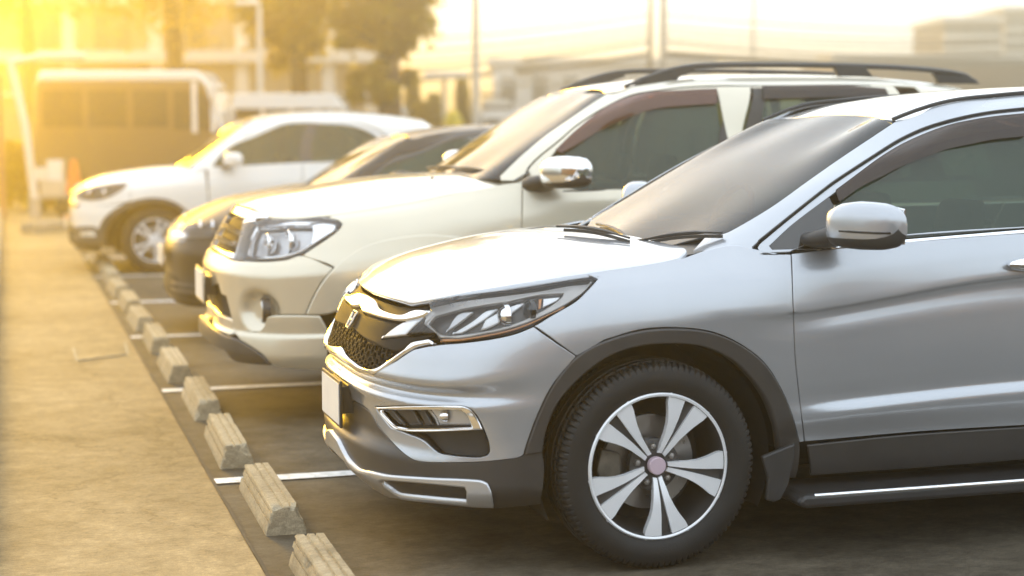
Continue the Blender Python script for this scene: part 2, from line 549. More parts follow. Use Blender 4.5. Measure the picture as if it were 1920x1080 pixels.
def offset_in(p, d):
    """move a ccw ring inwards by d; points on the centre line u = 0 stay there"""
    a = np.roll(p, 1, 0); b = np.roll(p, -1, 0)
    t1 = p - a; t2 = b - p
    t1 /= np.linalg.norm(t1, axis=1, keepdims=True) + 1e-12; t2 /= np.linalg.norm(t2, axis=1, keepdims=True) + 1e-12
    n1 = np.stack([-t1[:, 1], t1[:, 0]], 1); n2 = np.stack([-t2[:, 1], t2[:, 0]], 1)
    n = n1 + n2; l = np.linalg.norm(n, axis=1, keepdims=True); n /= np.maximum(l, 0.6)
    k = np.clip(2 / np.maximum(l, 1e-3), 1, 1.6) / np.maximum(1, 1)
    q = p + n * d * np.minimum(k, 1.5) * np.where(l > 0.6, 1, 1)
    c = np.abs(p[:, 0]) < 1e-4
    q[c, 0] = 0
    return q

def panel(surf, outer, holes=(), gap=0.0022, depth=0.012, off=0.0, edge=0.0016, step=0.03, smooth=True, fine=0.014, centre=False, warp=None):
    """cut a panel out of a surface: skin, rolled edge and returned flange; -> v, f, n in (x, s, z)"""
    rings = []
    for k, loop in enumerate([outer] + list(holes)):
        q = np.array(loop, float)
        if centre: q[q[:, 0] < 0.004, 0] = 0.0
        q[:, 1] = np.clip(q[:, 1], surf.v0, surf.v1)
        keep = [0]
        for i in range(1, len(q)):
            if np.linalg.norm(q[i] - q[keep[-1]]) > 1e-4: keep.append(i)
        q = q[keep]
        if np.linalg.norm(q[0] - q[-1]) < 1e-4: q = q[:-1]
        q = resample(q, fine, smooth=smooth)
        if centre: q[q[:, 0] < 0.004, 0] = 0.0
        ar = area(q)
        if (ar < 0) == (k == 0): q = q[::-1]
        rings.append(q)
    e1 = [offset_in(q, gap) for q in rings]
    e0 = [offset_in(q, gap + edge) for q in rings]
    pts, edges, rid = [], [], []
    for q in e0:
        o = len(pts); n = len(q)
        pts += [tuple(p) for p in q]
        edges += [(o + i, o + (i + 1) % n) for i in range(n)]
        rid.append((o, n))
    B = np.array(pts)
    lo, hi = B.min(0), B.max(0)
    gx, gy = np.meshgrid(np.arange(lo[0] + step / 2, hi[0], step), np.arange(lo[1] + step / 2, hi[1], step))
    G = np.stack([gx.ravel(), gy.ravel()], 1)
    if len(G):
        ins = in_poly(G, e0[0])
        for q in e0[1:]: ins &= ~in_poly(G, q)
        G = G[ins]
    if len(G):
        dm = np.full(len(G), 9.0)
        for q in e0:
            for i in range(0, len(G), 400):
                dm[i:i + 400] = np.minimum(dm[i:i + 400], np.sqrt(((G[i:i + 400, None] - q[None])**2).sum(2)).min(1))
        G = G[dm > step * 0.45]
        pts += [tuple(p) for p in G]
    vv, ee, ff, *_ = delaunay_2d_cdt([Vector(p) for p in pts], edges, [], 0, 1e-6)
    uv = np.array([tuple(p) for p in vv])
    F = np.array([f for f in ff if len(f) == 3])
    cen = uv[F].mean(1)
    ok = in_poly(cen, e0[0])
    for q in e0[1:]: ok &= ~in_poly(cen, q)
    F = F[ok]
    A = uv[F]
    ar = (A[:, 1, 0] - A[:, 0, 0]) * (A[:, 2, 1] - A[:, 0, 1]) - (A[:, 2, 0] - A[:, 0, 0]) * (A[:, 1, 1] - A[:, 0, 1])
    F = F[np.abs(ar) > 1e-10]
    def P(q, o): 
        n = surf.normal(q[:, 0], q[:, 1])
        p = surf.pos(q[:, 0], q[:, 1]) + n * o
        return p, n
    p0, n0 = P(uv, off)
    if warp is not None: p0, n0 = warp(p0, n0, uv)
    V, N, Fa = [p0], [n0], []
    flip = surf.sign < 0
    fn = np.cross(p0[F[:, 1]] - p0[F[:, 0]], p0[F[:, 2]] - p0[F[:, 0]])
    good = (fn * n0[F[:, 0]]).sum(1) > 0
    for f, g in zip(F, good): Fa.append(tuple(f) if g else tuple(f[::-1]))
    base = len(p0)
    for q0, q1 in zip(e0, e1):
        n = len(q0)
        a, na = P(q0, off)
        b, nb = P(q1, off - edge * 0.8)
        c, nc = P(q1, off - depth)
        if warp is not None:
            w, _ = warp(a, na, q0); b = b + (w - a); c = c + (w - a) * (0 if depth < 0.006 else 1); a = w
        out = b - a
        out = out - na * (out * na).sum(1, keepdims=True)
        L = np.linalg.norm(out, axis=1, keepdims=True)
        out = np.where(L > 1e-6, out / np.maximum(L, 1e-6), na)
        mid = na + out; mid /= np.linalg.norm(mid, axis=1, keepdims=True) + 1e-9
        V += [a, b, c]; N += [na, mid, out]
        cen_ = np.abs(q0[:, 0]) < 1e-4
        for i in range(n):
            j = (i + 1) % n
            if centre and cen_[i] and cen_[j]: continue
            for r in (0, 1):
                f = (base + r * n + i, base + (r + 1) * n + i, base + (r + 1) * n + j, base + r * n + j)
                Fa.append(f)
        base += 3 * n
    return np.concatenate(V), Fa, np.concatenate(N)

def near_far(v, n, f, side):
    """(x, s, z) -> car space (x, y, z); side -1 is the flank towards the camera"""
    k = np.array([1, side, 1.0])
    v, n = v * k, n * k
    # orientation is fixed from the normals
    out = []
    for q in f:
        a, b, c = v[q[0]], v[q[1]], v[q[2]]
        g = np.cross(b - a, c - a)
        if len(q) == 4 and np.dot(g, g) < 1e-18: g = np.cross(v[q[2]] - a, v[q[3]] - a)
        m = n[list(q)].mean(0)
        out.append(tuple(q) if np.dot(g, m) >= 0 else tuple(q[::-1]))
    return v, out, n
# ------------------------------------------------------------------ car kit
def arc(xc, zc, r, a0, a1, n=14):
    return [('T', xc + r * math.cos(R(a0 + (a1 - a0) * i / n)), zc + r * math.sin(R(a0 + (a1 - a0) * i / n))) for i in range(n + 1)]

class Car:
    def __init__(s, name, X0, Yc, outline, rows, hood, roof, net, label, cat, group):
        s.root = empty(name, (X0, Yc, 0))
        tag(s.root, label, cat, group)
        s.o = np.array([-X0, Yc, CAM_H]); s.X0, s.Yc = X0, Yc
        bd = Body(outline, rows)
        zc = [list(q) for q in hood[0]]
        E = [bd.pos(float(bd.u_of(t)), bd.v1)[0] for t in (0, .2, .25, .3, .35, .4, .5, .6, .7, .8, .9, 1.0, 1.1, 1.2)]
        zc = [q for q in zc if q[0] > E[0][0] + .03]
        sl = (zc[0][1] - E[0][2]) / (zc[0][0] - E[0][0])
        zc = [[E[0][0] - .05, E[0][2] - .05 * sl * 1.4], [E[0][0], E[0][2]]] + zc
        zf = lambda x: float(spline(np.array(zc)[:, 0], np.array(zc)[:, 1], x))
        ed = [[E[0][0] - .05, E[1][1], .01]] + [[p[0], p[1], max(.004, zf(p[0]) - p[2])] for p in E[1:] if p[0] > E[0][0]]
        ed = [q for k, q in enumerate(ed) if k == 0 or q[0] > ed[k - 1][0] + .004]
        ed.append([hood[5 - 1], ed[-1][1] + .02, ed[-1][2] * .5])
        hood = (zc, ed, hood[2], zc[0][0], hood[4], hood[5])
        s.S = {'B': bd, 'H': Height(*hood), 'R': Height(*roof), 'G': Net(net)}
    def uv(s, key, tok):
        S = s.S[key]
        if isinstance(tok[0], str):
            if tok[0] == 'T': return S.tz(tok[1], tok[2])
            if tok[0] == 'G': return S.cl(tok[1], tok[2])
            if tok[0] == 'X': return (tok[2], tok[1])
            if tok[0] == 'U': return (tok[1], tok[2])
            if tok[0] == 'C':                                  # on the centre line at height z
                return S.tz(0, tok[1])
            if tok[0] == 'N': return S.near(tok[1:])
        d = sight(*tok)
        return S.ray(s.o, (d[0], -d[1], d[2]))
    def uvs(s, key, toks):
        out, n = [], len(toks)
        for i, t in enumerate(toks):
            out.append(s.uv(key, t))
            if i + 1 < n and not isinstance(t[0], str) and not isinstance(toks[i + 1][0], str):
                # follow the traced curve between two sighted points
                a, b = np.array(t, float), np.array(toks[i + 1], float)
                L = np.linalg.norm(b - a); k = int(L // 9)
                def tan(p, q, w):
                    if w is None or isinstance(w[0], str): return q - p
                    w = np.array(w, float); m = np.linalg.norm(w - p) + 1e-9
                    c = np.dot(p - w, q - p) / (m * (np.linalg.norm(q - p) + 1e-9))
                    return (q - p) if c < .77 else (q - w) * L / (L + m)
                ma = tan(a, b, toks[i - 1] if i > 0 else None)
                mb = -tan(b, a, toks[i + 2] if i + 2 < n else None)
                for j in range(1, k + 1):
                    h = j / (k + 1)
                    p = (2 * h**3 - 3 * h**2 + 1) * a + (h**3 - 2 * h**2 + h) * ma + (-2 * h**3 + 3 * h**2) * b + (h**3 - h**2) * mb
                    out.append(s.uv(key, tuple(p)))
        return out
    def xyz(s, key, tok, off=0.0):
        u, v = s.uv(key, tok)
        S = s.S[key]
        p = S.pos(u, v)[0]
        if off: p = p + S.normal(np.array([u]), np.array([v]))[0] * off
        return Vector((p[0], -p[1], p[2]))
    def at(s, px, py, sy):
        """point on the plane s = sy along a sight line, in car space"""
        d = sight(px, py); d = np.array([d[0], -d[1], d[2]])
        t = (sy - s.o[1]) / d[1]
        p = s.o + d * t
        return Vector((p[0], -p[1], p[2]))
    def panel(s, key, name, outer, mat, holes=(), how='pair', parent=None, label=None, kind=None, **kw):
        if how == 'joint': kw['centre'] = True
        v, f, n = panel(s.S[key], s.uvs(key, outer), [s.uvs(key, h) for h in holes], **kw)
        out = []
        va, fa, na = near_far(v, n, f, -1)
        m = MB().add(va, fa, na)
        if how == 'joint':
            vb, fb, nb = near_far(v, n, f, 1)
            m.add(vb, fb, nb)
        out.append(m.build(name, mat, parent or s.root))
        if how == 'pair':
            vb, fb, nb = near_far(v, n, f, 1)
            p2 = parent
            if parent is not None and getattr(s, 'twin', {}).get(parent.name): p2 = s.twin[parent.name]
            out.append(MB().add(vb, fb, nb).build(name, mat, p2 or s.root))
        for o in out:
            if label: o['label'] = label
            if kind: o['kind'] = kind
        return out
    def group_pair(s, name):
        a = empty(name, parent=s.root); b = empty(name, parent=s.root)
        if not hasattr(s, 'twin'): s.twin = {}
        s.twin[a.name] = b
        return a
    def both(s, name, fn, mat, parent=None, near_only=False, **kw):
        """fn(mb, side) adds a shape for side -1 (near flank) or 1"""
        out = []
        for side in (-1, 1):
            if near_only and side == 1: continue
            m = MB(); fn(m, side)
            p = parent
            if parent is not None and side == 1 and parent.name in getattr(s, 'twin', {}): p = s.twin[parent.name]
            out.append(m.build(name, mat, p or s.root, **kw))
        return out
    def strip(s, key, name, toks, mat, r=0.004, off=0.0, flat=1.0, parent=None, smooth=True, seg=6, how='pair'):
        """a thin moulding or rubber seal laid along a line on the body"""
        uv = resample(s.uvs(key, toks), 0.02, closed=False, smooth=smooth)
        S = s.S[key]
        n = S.normal(uv[:, 0], uv[:, 1]); p = S.pos(uv[:, 0], uv[:, 1]) + n * off
        def fn(m, side): m.tube([(a[0], a[1] * side, a[2]) for a in p], r, seg=seg, flat=flat)
        if how == 'joint':
            m = MB(); fn(m, -1); fn(m, 1); return [m.build(name, mat, parent or s.root, smooth=50)]
        return s.both(name, fn, mat, parent, smooth=50)

def loft(m, secs, seg=24, ex=2.6, side=1, cap=True, arcs=None):
    """superellipse sections stacked across the car: (y, cx, cz, half x, half z)"""
    V, F = [], []
    for (y, cx, cz, a, b) in secs:
        for k in range(seg):
            t = 2 * math.pi * k / seg
            c, s_ = math.cos(t), math.sin(t)
            V.append((cx + a * math.copysign(abs(c)**(2 / ex), c), y * side, cz + b * math.copysign(abs(s_)**(2 / ex), s_)))
    n = len(secs)
    for i in range(n - 1):
        for k in range(seg):
            q = (k + 1) % seg
            mid = 360 * (k + .5) / seg
            if arcs and not (arcs[0] <= mid <= arcs[1] or arcs[0] <= mid - 360 <= arcs[1]): continue
            F.append((i * seg + k, i * seg + q, (i + 1) * seg + q, (i + 1) * seg + k))
    if cap and not arcs:
        F.append(tuple(range(seg))); F.append(tuple((n - 1) * seg + k for k in range(seg))[::-1])
    if arcs:
        used = sorted({q for f in F for q in f}); ix = {q: k for k, q in enumerate(used)}
        V = [V[q] for q in used]; F = [tuple(ix[q] for q in f) for f in F]
    return m.add(V, F)

def tyre_mesh(r, w, rim_r, seg=216, lugs=72):
    h = w / 2
    prof = [(rim_r - 0.012, -h * .72), (rim_r + 0.004, -h * .86), (rim_r + 0.02, -h * .93), (rim_r + (r - rim_r) * .42, -h * 1.0), (r - 0.045, -h * .985),
            (r - 0.026, -h * .955), (r - 0.014, -h * .90), (r - 0.005, -h * .80), (r - 0.002, -h * .66), (r - 0.002, -h * .60), (r - 0.010, -h * .585), (r - 0.010, -h * .53), (r, -h * .515),
            (r, -h * .28), (r - .010, -h * .265), (r - .010, -h * .2), (r + .001, -h * .185), (r + .001, 0)]
    prof = prof + [(a, -b) for a, b in prof[::-1][1:]]
    N = len(prof)
    cut = {5, 6, 7, 8, 9, N - 6, N - 7, N - 8, N - 9, N - 10}
    per = seg // lugs
    def mod(i, j, rr, hh):
        if j in cut and i % per == 0: return rr - (0.007 if j not in (5, N - 6) else 0.003), hh
        if j in (12, 13) and i % (per * 2) == 1: return rr - 0.005, hh
        return rr, hh
    m = MB(); m.lathe(prof, seg, 'Y', mod=mod)
    return m

def polar(r, o, phi):
    """point at radius r, sideways o, on a spoke pointing at angle phi"""
    return (r * math.cos(phi) - o * math.sin(phi), r * math.sin(phi) + o * math.cos(phi))

def wheel(car, x, z, y, side, r, w, rim_r, spokes, steer=0.0, cap='hubcap', spin=0.0, hero=False):
    """part 'wheel' with its sub-parts; side -1 faces the camera side"""
    e = empty('wheel', (x, y, z), parent=car.root)
    e.rotation_euler = (0, 0, steer)
    out = side                                   # outward y
    h = w / 2
    tyre_mesh(r, w, rim_r, 384 if hero else 144, 96 if hero else 48).build('tyre', M['rubber'], e, smooth=24)
    b = MB()
    b.lathe([(rim_r + .002, out * h * .80), (rim_r + .004, out * h * .88), (rim_r - .001, out * h * .92), (rim_r - .008, out * h * .90)], 96)
    b.build('rim_lip', M['machined'], e, smooth=35)
    b = MB()
    b.lathe([(rim_r - .008, out * h * .90), (rim_r - .012, out * h * .80), (rim_r - .02, out * h * .5), (rim_r - .028, 0), (rim_r - .03, -out * h * .8), (.05, -out * h * .8)], 72)
    b.build('rim_barrel', M['rim_dark'], e, smooth=40)
    spokes(e, rim_r, out, h, spin)
    b = MB(); b.lathe([(.075, out * -.02), (.075, out * .004), (.165 * rim_r / .25, out * .004), (.165 * rim_r / .25, out * -.02)], 48)
    b.build('brake_disc', M['steel'], e, smooth=30)
    b = MB(); a = R(185) if side < 0 else R(185)
    for k in range(7):
        pass
    poly = [polar(rr, 0, a + dd) for rr, dd in ((.12, -.42), (.19, -.40), (.20, 0), (.19, .40), (.12, .42), (.11, 0))]
    poly = [(p[0] * rim_r / .25, p[1] * rim_r / .25) for p in poly]
    b.prism(poly, out * -.01, out * .035, 'Y')
    b.build('brake_caliper', M['caliper'], e, bevel=.006)
    b = MB(); b.lathe([(.031, out * (h * .62)), (.031, out * (h * .80)), (.028, out * (h * .83)), (.0, out * (h * .835))], 32)
    b.build('hub_cap', M[cap], e, smooth=40)
    return e

def nuts(e, r0, out, y, spin, n=5, rad=.011):
    for k in range(n):
        a = spin + 2 * math.pi * k / n
        c = (r0 * math.cos(a), 0, r0 * math.sin(a))
        m = MB(); m.lathe([(rad, out * (y - .02)), (rad, out * y), (rad * .75, out * (y + .005)), (0, out * (y + .007))], 6, 'Y', c)
        m.build('lug_nut', M['steel'], e, smooth=30)

def twin_spokes(e, R_, out, h, spin):
    """five pairs of machined spokes with dark pockets"""
    O = [(.16, .064), (.22, .072), (.32, .092), (.45, .118), (.58, .160), (.68, .205), (.76, .250), (.83, .292), (.90, .318), (.975, .325)]
    I = [(.975, .080), (.85, .066), (.7, .046), (.5, .026), (.35, .017), (.18, .009)]
    for k in range(5):
        phi = spin + 2 * math.pi * k / 5
        for sg in (-1, 1):
            m = MB()
            ring = [polar(a * R_, sg * b * R_, phi) for a, b in O] + [polar(a * R_, sg * b * R_, phi) for a, b in I]
            rad = [a for a, b in O] + [a for a, b in I]
            def yy(a): return out * h * (.60 + .27 * min(1, max(0, (a - .1) / .5)) ** .7)
            n = len(ring)
            V = [(p[0], yy(a), p[1]) for p, a in zip(ring, rad)] + [(p[0], yy(a) - out * .022, p[1]) for p, a in zip(ring, rad)]
            F = []
            na, nb = len(O), len(I)
            # quads across the spoke
            for i in range(na - 1):
                ro = (O[i][0] + O[i + 1][0]) / 2
            tri = []
            # simple strip between outer and inner boundary
            inner = list(range(na, n))[::-1]
            i = j = 0
            while i < na - 1 or j < nb - 1:
                if j >= nb - 1 or (i < na - 1 and O[i + 1][0] <= I[::-1][j + 1][0]):
                    tri.append((i, i + 1, inner[j])); i += 1
                else:
                    tri.append((i, inner[j + 1], inner[j])); j += 1
            F += tri
            F += [tuple(q + n for q in t[::-1]) for t in tri]
            F += [(q, (q + 1) % n, n + (q + 1) % n, n + q) for q in range(n)]
            m.add(V, F)
            m.build('spoke', M['machined'], e, smooth=25)
        m = MB()
        V = []
        pr = [(.14, .055), (.3, .075), (.5, .105), (.7, .16), (.83, .25), (.98, .30)]
        def y2(a): return out * h * (.50 + .27 * min(1, max(0, (a - .1) / .5)) ** .7)
        for a, b in pr:
            for q in (-1, -.33, .33, 1):
                p = polar(a * R_, q * b * R_, phi); V.append((p[0], y2(a) - (out * .010 if abs(q) == 1 else 0), p[1]))
        F = [(4 * i + q, 4 * i + q + 1, 4 * i + q + 5, 4 * i + q + 4) for i in range(len(pr) - 1) for q in range(3)]
        m.add(V, F)
        m.build('spoke_pocket', M['rim_dark'], e, smooth=50)
    m = MB(); m.lathe([(0, out * h * .50), (.12 * R_, out * h * .60), (.20 * R_, out * h * .60), (.36 * R_, out * h * .52), (.37 * R_, out * h * .3)], 60)
    m.build('hub', M['rim_dark'], e, smooth=40)
    nuts(e, .262 * R_, out, h * .60, spin + math.pi / 5, 5, .0125)

def ten_spokes(e, R_, out, h, spin):
    for k in range(10):
        phi = spin + 2 * math.pi * k / 10 + (0.12 if k % 2 else -0.12)
        m = MB()
        poly = [polar(a * R_, b * R_, phi) for a, b in ((.15, .05), (.5, .045), (.8, .06), (.97, .10), (.97, -.10), (.8, -.06), (.5, -.045), (.15, -.05))]
        m.prism(poly, out * h * .58, out * h * .78, 'Y')
        m.build('spoke', M['machined'], e, bevel=.004)
    m = MB(); m.lathe([(0, out * h * .70), (.2 * R_, out * h * .70), (.26 * R_, out * h * .60), (.28 * R_, out * h * .3)], 40)
    m.build('hub', M['machined'], e, smooth=40)
    nuts(e, .2 * R_, out, h * .71, spin, 5, .010)

def liner(car, x, z, r, s0=.42, s1=.86):
    def fn(m, side):
        m.lathe([(.02, side * s0), (r, side * s0), (r, side * s1)], 40, 'Y', (x, 0, z), R(-25), R(205))
    car.both('wheel_liner', fn, M['inner'])

def interior(car, xd, xs, zb, w, top):
    """dashboard, steering wheel and seats seen dimly through the glass"""
    m = MB(); m.box((xd, 0, zb - .13), (.5, w * 1.8, .22), taper=.85); m.build('dashboard', M['dash'], car.root, bevel=.05)
    m = MB()
    c = Vector((xd + .38, .36, zb + .0))
    m.tube([(c.x + .18 * math.cos(a) * .35, c.y + .18 * math.sin(a), c.z + .18 * math.cos(a) * .93) for a in [2 * math.pi * i / 28 for i in range(28)]], .013, closed=True)
    m.tube([(c.x, c.y - .17, c.z), (c.x, c.y + .17, c.z)], .014)
    m.tube([(c.x, c.y, c.z), (c.x - .3, c.y, c.z - .12)], .025)
    m.build('steering_wheel', M['dash'], car.root, smooth=50)
    for x in (xs, xs + .95):
        for y in (-.36, .36):
            m = MB()
            loft(m, [(-.24, 0, 0, .05, .26), (-.2, 0, 0, .075, .31), (.2, 0, 0, .075, .31), (.24, 0, 0, .05, .26)])
            m.box((-.25, 0, -.28), (.5, .46, .16))
            loft(m, [(-.13, .03, .40, .03, .05), (-.10, .03, .40, .05, .085), (.10, .03, .40, .05, .085), (.13, .03, .40, .03, .05)])
            m.v = [(p[0] + x + p[2] * .2, p[1] + y, p[2] + top - .55) for p in m.v]
            m.build('seat', M['seat'], car.root, smooth=50)

def wiper(car, a, b, up=.012, parent=None):
    a, b = Vector(a), Vector(b)
    m = MB()
    d = (b - a)
    pts = [a + d * t + Vector((0, 0, up + .012 * math.sin(math.pi * t))) for t in [i / 10 for i in range(11)]]
    m.tube(pts, [.008] * 3 + [.011] * 5 + [.006] * 3, seg=6, flat=.7)
    m.tube([p - Vector((0, 0, .014)) for p in pts[1:]], .005, seg=4, flat=1.6)
    m.build('wiper', M['plastic'], parent or car.root, smooth=40)
# ------------------------------------------------------------------ the silver SUV nearest the camera
def hero():
    O = [(0, .045, 0), (.1, .058, .30), (.2, .10, .50), (.3, .165, .65), (.4, .245, .75), (.5, .34, .815), (.6, .46, .86), (.8, .75, .898), (1.0, 1.0, .908), (1.4, 1.4, .905), (2.0, 2.0, .905),
         (2.6, 2.6, .905), (3.2, 3.2, .905), (3.6, 3.6, .905), (4.0, 4.0, .88), (4.15, 4.22, .83), (4.3, 4.38, .70), (4.4, 4.46, .50), (4.5, 4.5, .25), (4.6, 4.51, 0)]
    rows = [  # heights, insets by station
        ([(0, .205), (.4, .215), (.7, .245), (1.4, .28), (3, .28), (4.2, .32), (4.6, .33)], [(0, .10), (.4, .07), (.7, .05), (1.4, .07), (3, .07), (4.6, .08)]),
        ([(0, .30), (.4, .30), (.7, .31), (1.4, .34), (3, .34), (4.6, .38)], [(0, .0), (.4, .0), (.7, .01), (1.4, .05), (3, .05), (4.6, .03)]),
        ([(0, .385), (.4, .38), (.7, .39), (1.4, .43), (3, .43), (4.6, .45)], [(0, -.02), (.4, .0), (.7, .008), (1.4, .032), (3, .032), (4.6, .0)]),
        ([(0, .46), (.4, .45), (.7, .47), (1.4, .505), (2.4, .555), (4, .58), (4.6, .56)], [(0, .03), (.4, .008), (.7, .006), (1.4, .014), (1.75, .002), (3.4, .0), (4.6, .0)]),
        ([(0, .545), (.4, .54), (.7, .53), (1.4, .555), (2.4, .60), (4, .63), (4.6, .62)], [(0, .02), (.4, .005), (.7, .003), (1.4, .014), (1.75, .018), (3.4, .014), (4.6, .01)]),
        ([(0, .592), (.4, .585), (.7, .585), (1.4, .61), (2.4, .67), (4, .70), (4.6, .68)], [(0, -.004), (.4, -.004), (.6, .0), (.75, .0), (1.4, .011), (3.4, .012), (4.6, .02)]),
        ([(0, .622), (.4, .618), (.7, .64), (1.4, .69), (2.4, .77), (4, .79), (4.6, .78)], [(0, .026), (.4, .022), (.55, .009), (.75, .0), (1.4, .007), (3.4, .008), (4.6, .03)]),
        ([(0, .662), (.4, .665), (.7, .71), (1.4, .775), (2.4, .87), (4, .89), (4.6, .88)], [(0, -.005), (.4, -.004), (.75, .001), (1.4, .007), (3.4, .011), (4.6, .05)]),
        ([(0, .70), (.4, .72), (.7, .785), (1.4, .845), (2.4, .955), (4, .99), (4.6, .96)], [(0, .012), (.4, .008), (.75, .004), (1.2, .004), (1.7, .017), (3.4, .019), (4.6, .07)]),
        ([(0, .74), (.4, .77), (.7, .835), (1.4, .868), (2.4, .980), (4, 1.022), (4.6, .99)], [(0, .028), (.4, .022), (.75, .009), (1.2, .004), (1.7, .0055), (3.4, .006), (4.6, .078)]),
        ([(0, .76), (.4, .79), (.7, .855), (1.4, .875), (2.4, .987), (4, 1.03), (4.6, 1.0)], [(0, .04), (.4, .03), (.75, .012), (1.2, .004), (1.7, .0), (3.4, .0), (4.6, .08)]),
        ([(0, .83), (.4, .87), (.7, .945), (1.2, .985), (1.4, .99), (2.4, 1.055), (4, 1.09), (4.6, 1.07)], [(0, .075), (.3, .07), (.4, .065), (.6, .045), (.75, .04), (1.2, .030), (1.7, .012), (3.4, .012), (4.6, .10)]),
        ([(0, .90), (.1, .897), (.2, .905), (.3, .93), (.4, .95), (.6, .985), (.8, 1.022), (1.05, 1.06), (1.2, 1.098), (1.3, 1.112), (1.38, 1.095), (1.45, 1.080), (1.6, 1.092), (1.75, 1.102), (2.0, 1.117), (2.4, 1.135), (3.4, 1.155), (4.6, 1.17)],
         [(0, .125), (.3, .13), (.6, .105), (.8, .102), (1.05, .102), (1.2, .125), (1.3, .13), (1.38, .085), (1.45, .05), (1.6, .038), (1.75, .034), (3.4, .034), (4.6, .12)])]
    hood = ([(.12, .80), (.16, .885), (.20, .930), (.25, .962), (.3, .985), (.4, 1.024), (.5, 1.054), (.6, 1.078), (.7, 1.097), (.8, 1.110), (.9, 1.119), (1.0, 1.125), (1.1, 1.127), (1.3, 1.125)],
            [(.12, .8, .04), (.5, .79, .068), (.8, .80, .088), (1.0, .805, .078), (1.3, .82, .04)], 2.6, .12, 1.3, .95)
    roof = ([(1.9, 1.50), (2.1, 1.568), (2.3, 1.622), (2.5, 1.653), (2.8, 1.678), (3.1, 1.690), (3.5, 1.685), (3.9, 1.655), (4.2, 1.61), (4.45, 1.55)],
            [(1.9, .58, .030), (2.4, .59, .024), (3.2, .60, .024), (4.4, .56, .03)], 2.2, 1.9, 4.45, .8)
    net = [[(1.06, 0, 1.05), (1.12, .4, 1.05), (1.24, .735, 1.08), (1.37, .825, 1.085), (1.9, .862, 1.10), (2.5, .866, 1.125), (3.2, .866, 1.14), (3.9, .84, 1.16), (4.3, .70, 1.165), (4.42, .4, 1.165), (4.45, 0, 1.165)],
           [(1.60, 0, 1.338), (1.61, .36, 1.335), (1.635, .652, 1.325), (1.70, .737, 1.33), (2.05, .79, 1.33), (2.55, .805, 1.345), (3.2, .80, 1.355), (3.9, .77, 1.365), (4.25, .64, 1.365), (4.36, .36, 1.37), (4.39, 0, 1.37)],
           [(2.10, 0, 1.568), (2.09, .34, 1.560), (2.035, .560, 1.536), (2.075, .655, 1.505), (2.28, .70, 1.548), (2.6, .715, 1.575), (3.2, .712, 1.58), (3.9, .68, 1.565), (4.2, .56, 1.55), (4.27, .33, 1.56), (4.3, 0, 1.57)],
           [(2.22, 0, 1.61), (2.20, .32, 1.605), (2.13, .545, 1.572), (2.20, .575, 1.596), (2.42, .585, 1.630), (2.65, .595, 1.648), (3.2, .60, 1.662), (3.8, .58, 1.645), (4.12, .48, 1.60), (4.2, .28, 1.605), (4.22, 0, 1.61)]]
    c = Car('silver_suv', 1.12, 6.07, O, rows, hood, roof, net,
            'silver SUV nearest the camera, with twin-spoke alloy wheel and silver door mirror', 'car', 'cars parked nose out in the bays')
    B, G = 'B', 'G'
    rt = c.root
    W, WZ, WR = .985, .362, .362
    W2 = W + 2.62
    arch_o = [(1081, 668), (1133, 638), (1202, 619), (1267, 615), (1332, 622), (1387, 645), (1434, 682), (1466, 733), (1485, 779), (1498.5, 830)]
    arch_front = [(1081, 668), (1035.5, 723.5), (1008, 779), (989, 830), (982, 853)]
    lamp_low = [(826, 646), (863, 643), (901, 638.5), (941, 631.5), (974, 623), (1000.5, 612)]
    # --- painted skins
    bump_low = [(982, 853), (973, 858), (949, 861.5), (901, 866), (816, 867.5), (783, 865), (769, 859), (753, 847), (733, 827), (710, 800), (692, 772), (678, 761), (653, 749)]
    fog_hole = [(702, 764), (732, 762), (857, 760), (877, 764), (891, 776), (901, 793), (908, 809), (915, 827), (917.5, 846), (913, 854), (896, 858), (828, 851), (814, 843), (790, 822), (763, 811), (732, 799)]
    c.panel(B, 'front_bumper', [('C', .585), ('C', .672), (649, 681), (669, 696), (698, 706), (704, 700), (732, 682), (763, 662), (779, 653)] + lamp_low + arch_front + bump_low[1:],
            M['silver'], [fog_hole], how='joint', step=.024)
    c.panel(B, 'fender', [(1081, 668), (1000.5, 612), (1023, 598), (1043, 586), (1068, 572), (1084, 561), (1104, 541), (1120, 523), ('T', .80, 9), ('T', .95, 9), ('T', 1.1, 9), ('T', 1.25, 9), ('T', 1.36, 9), ('T', 1.44, 9), (1424, 476), (1484, 476), (1486, 529), (1489, 618), (1492, 677), (1501, 760), (1509, 829)] + arch_o[::-1][:-1],
            M['silver'], step=.024)
    c.panel(B, 'front_door', [(1486, 529), (1489, 618), (1492, 677), (1501, 760), (1509, 829), ('T', 2.0, .424), ('T', 2.47, .424), ('T', 2.49, .8), ('T', 2.50, 9), ('T', 2.1, 9), ('T', 1.75, 9), ('T', 1.6, 9), (1484, 475)],
            M['silver'], step=.024)
    a2 = .44
    c.panel(B, 'rear_door', [('T', 2.475, .424), ('T', 3.10, .424)] + arc(W2, WZ, a2 + .02, 168, 128, 6) + [('T', 3.40, .95), ('T', 3.46, 9), ('T', 3.0, 9), ('T', 2.505, 9), ('T', 2.495, .8)], M['silver'])
    c.panel(B, 'rear_quarter', arc(W2, WZ, a2 + .02, 126, 40, 9) + [('T', 4.04, .62), ('T', 4.10, .80), ('T', 4.10, 9), ('T', 3.7, 9), ('T', 3.465, 9), ('T', 3.405, .95)], M['silver'])
    c.panel(B, 'tail_light', [('T', 4.105, .80), ('T', 4.30, .82), ('T', 4.30, 9), ('T', 4.105, 9)], M['red_lens'])
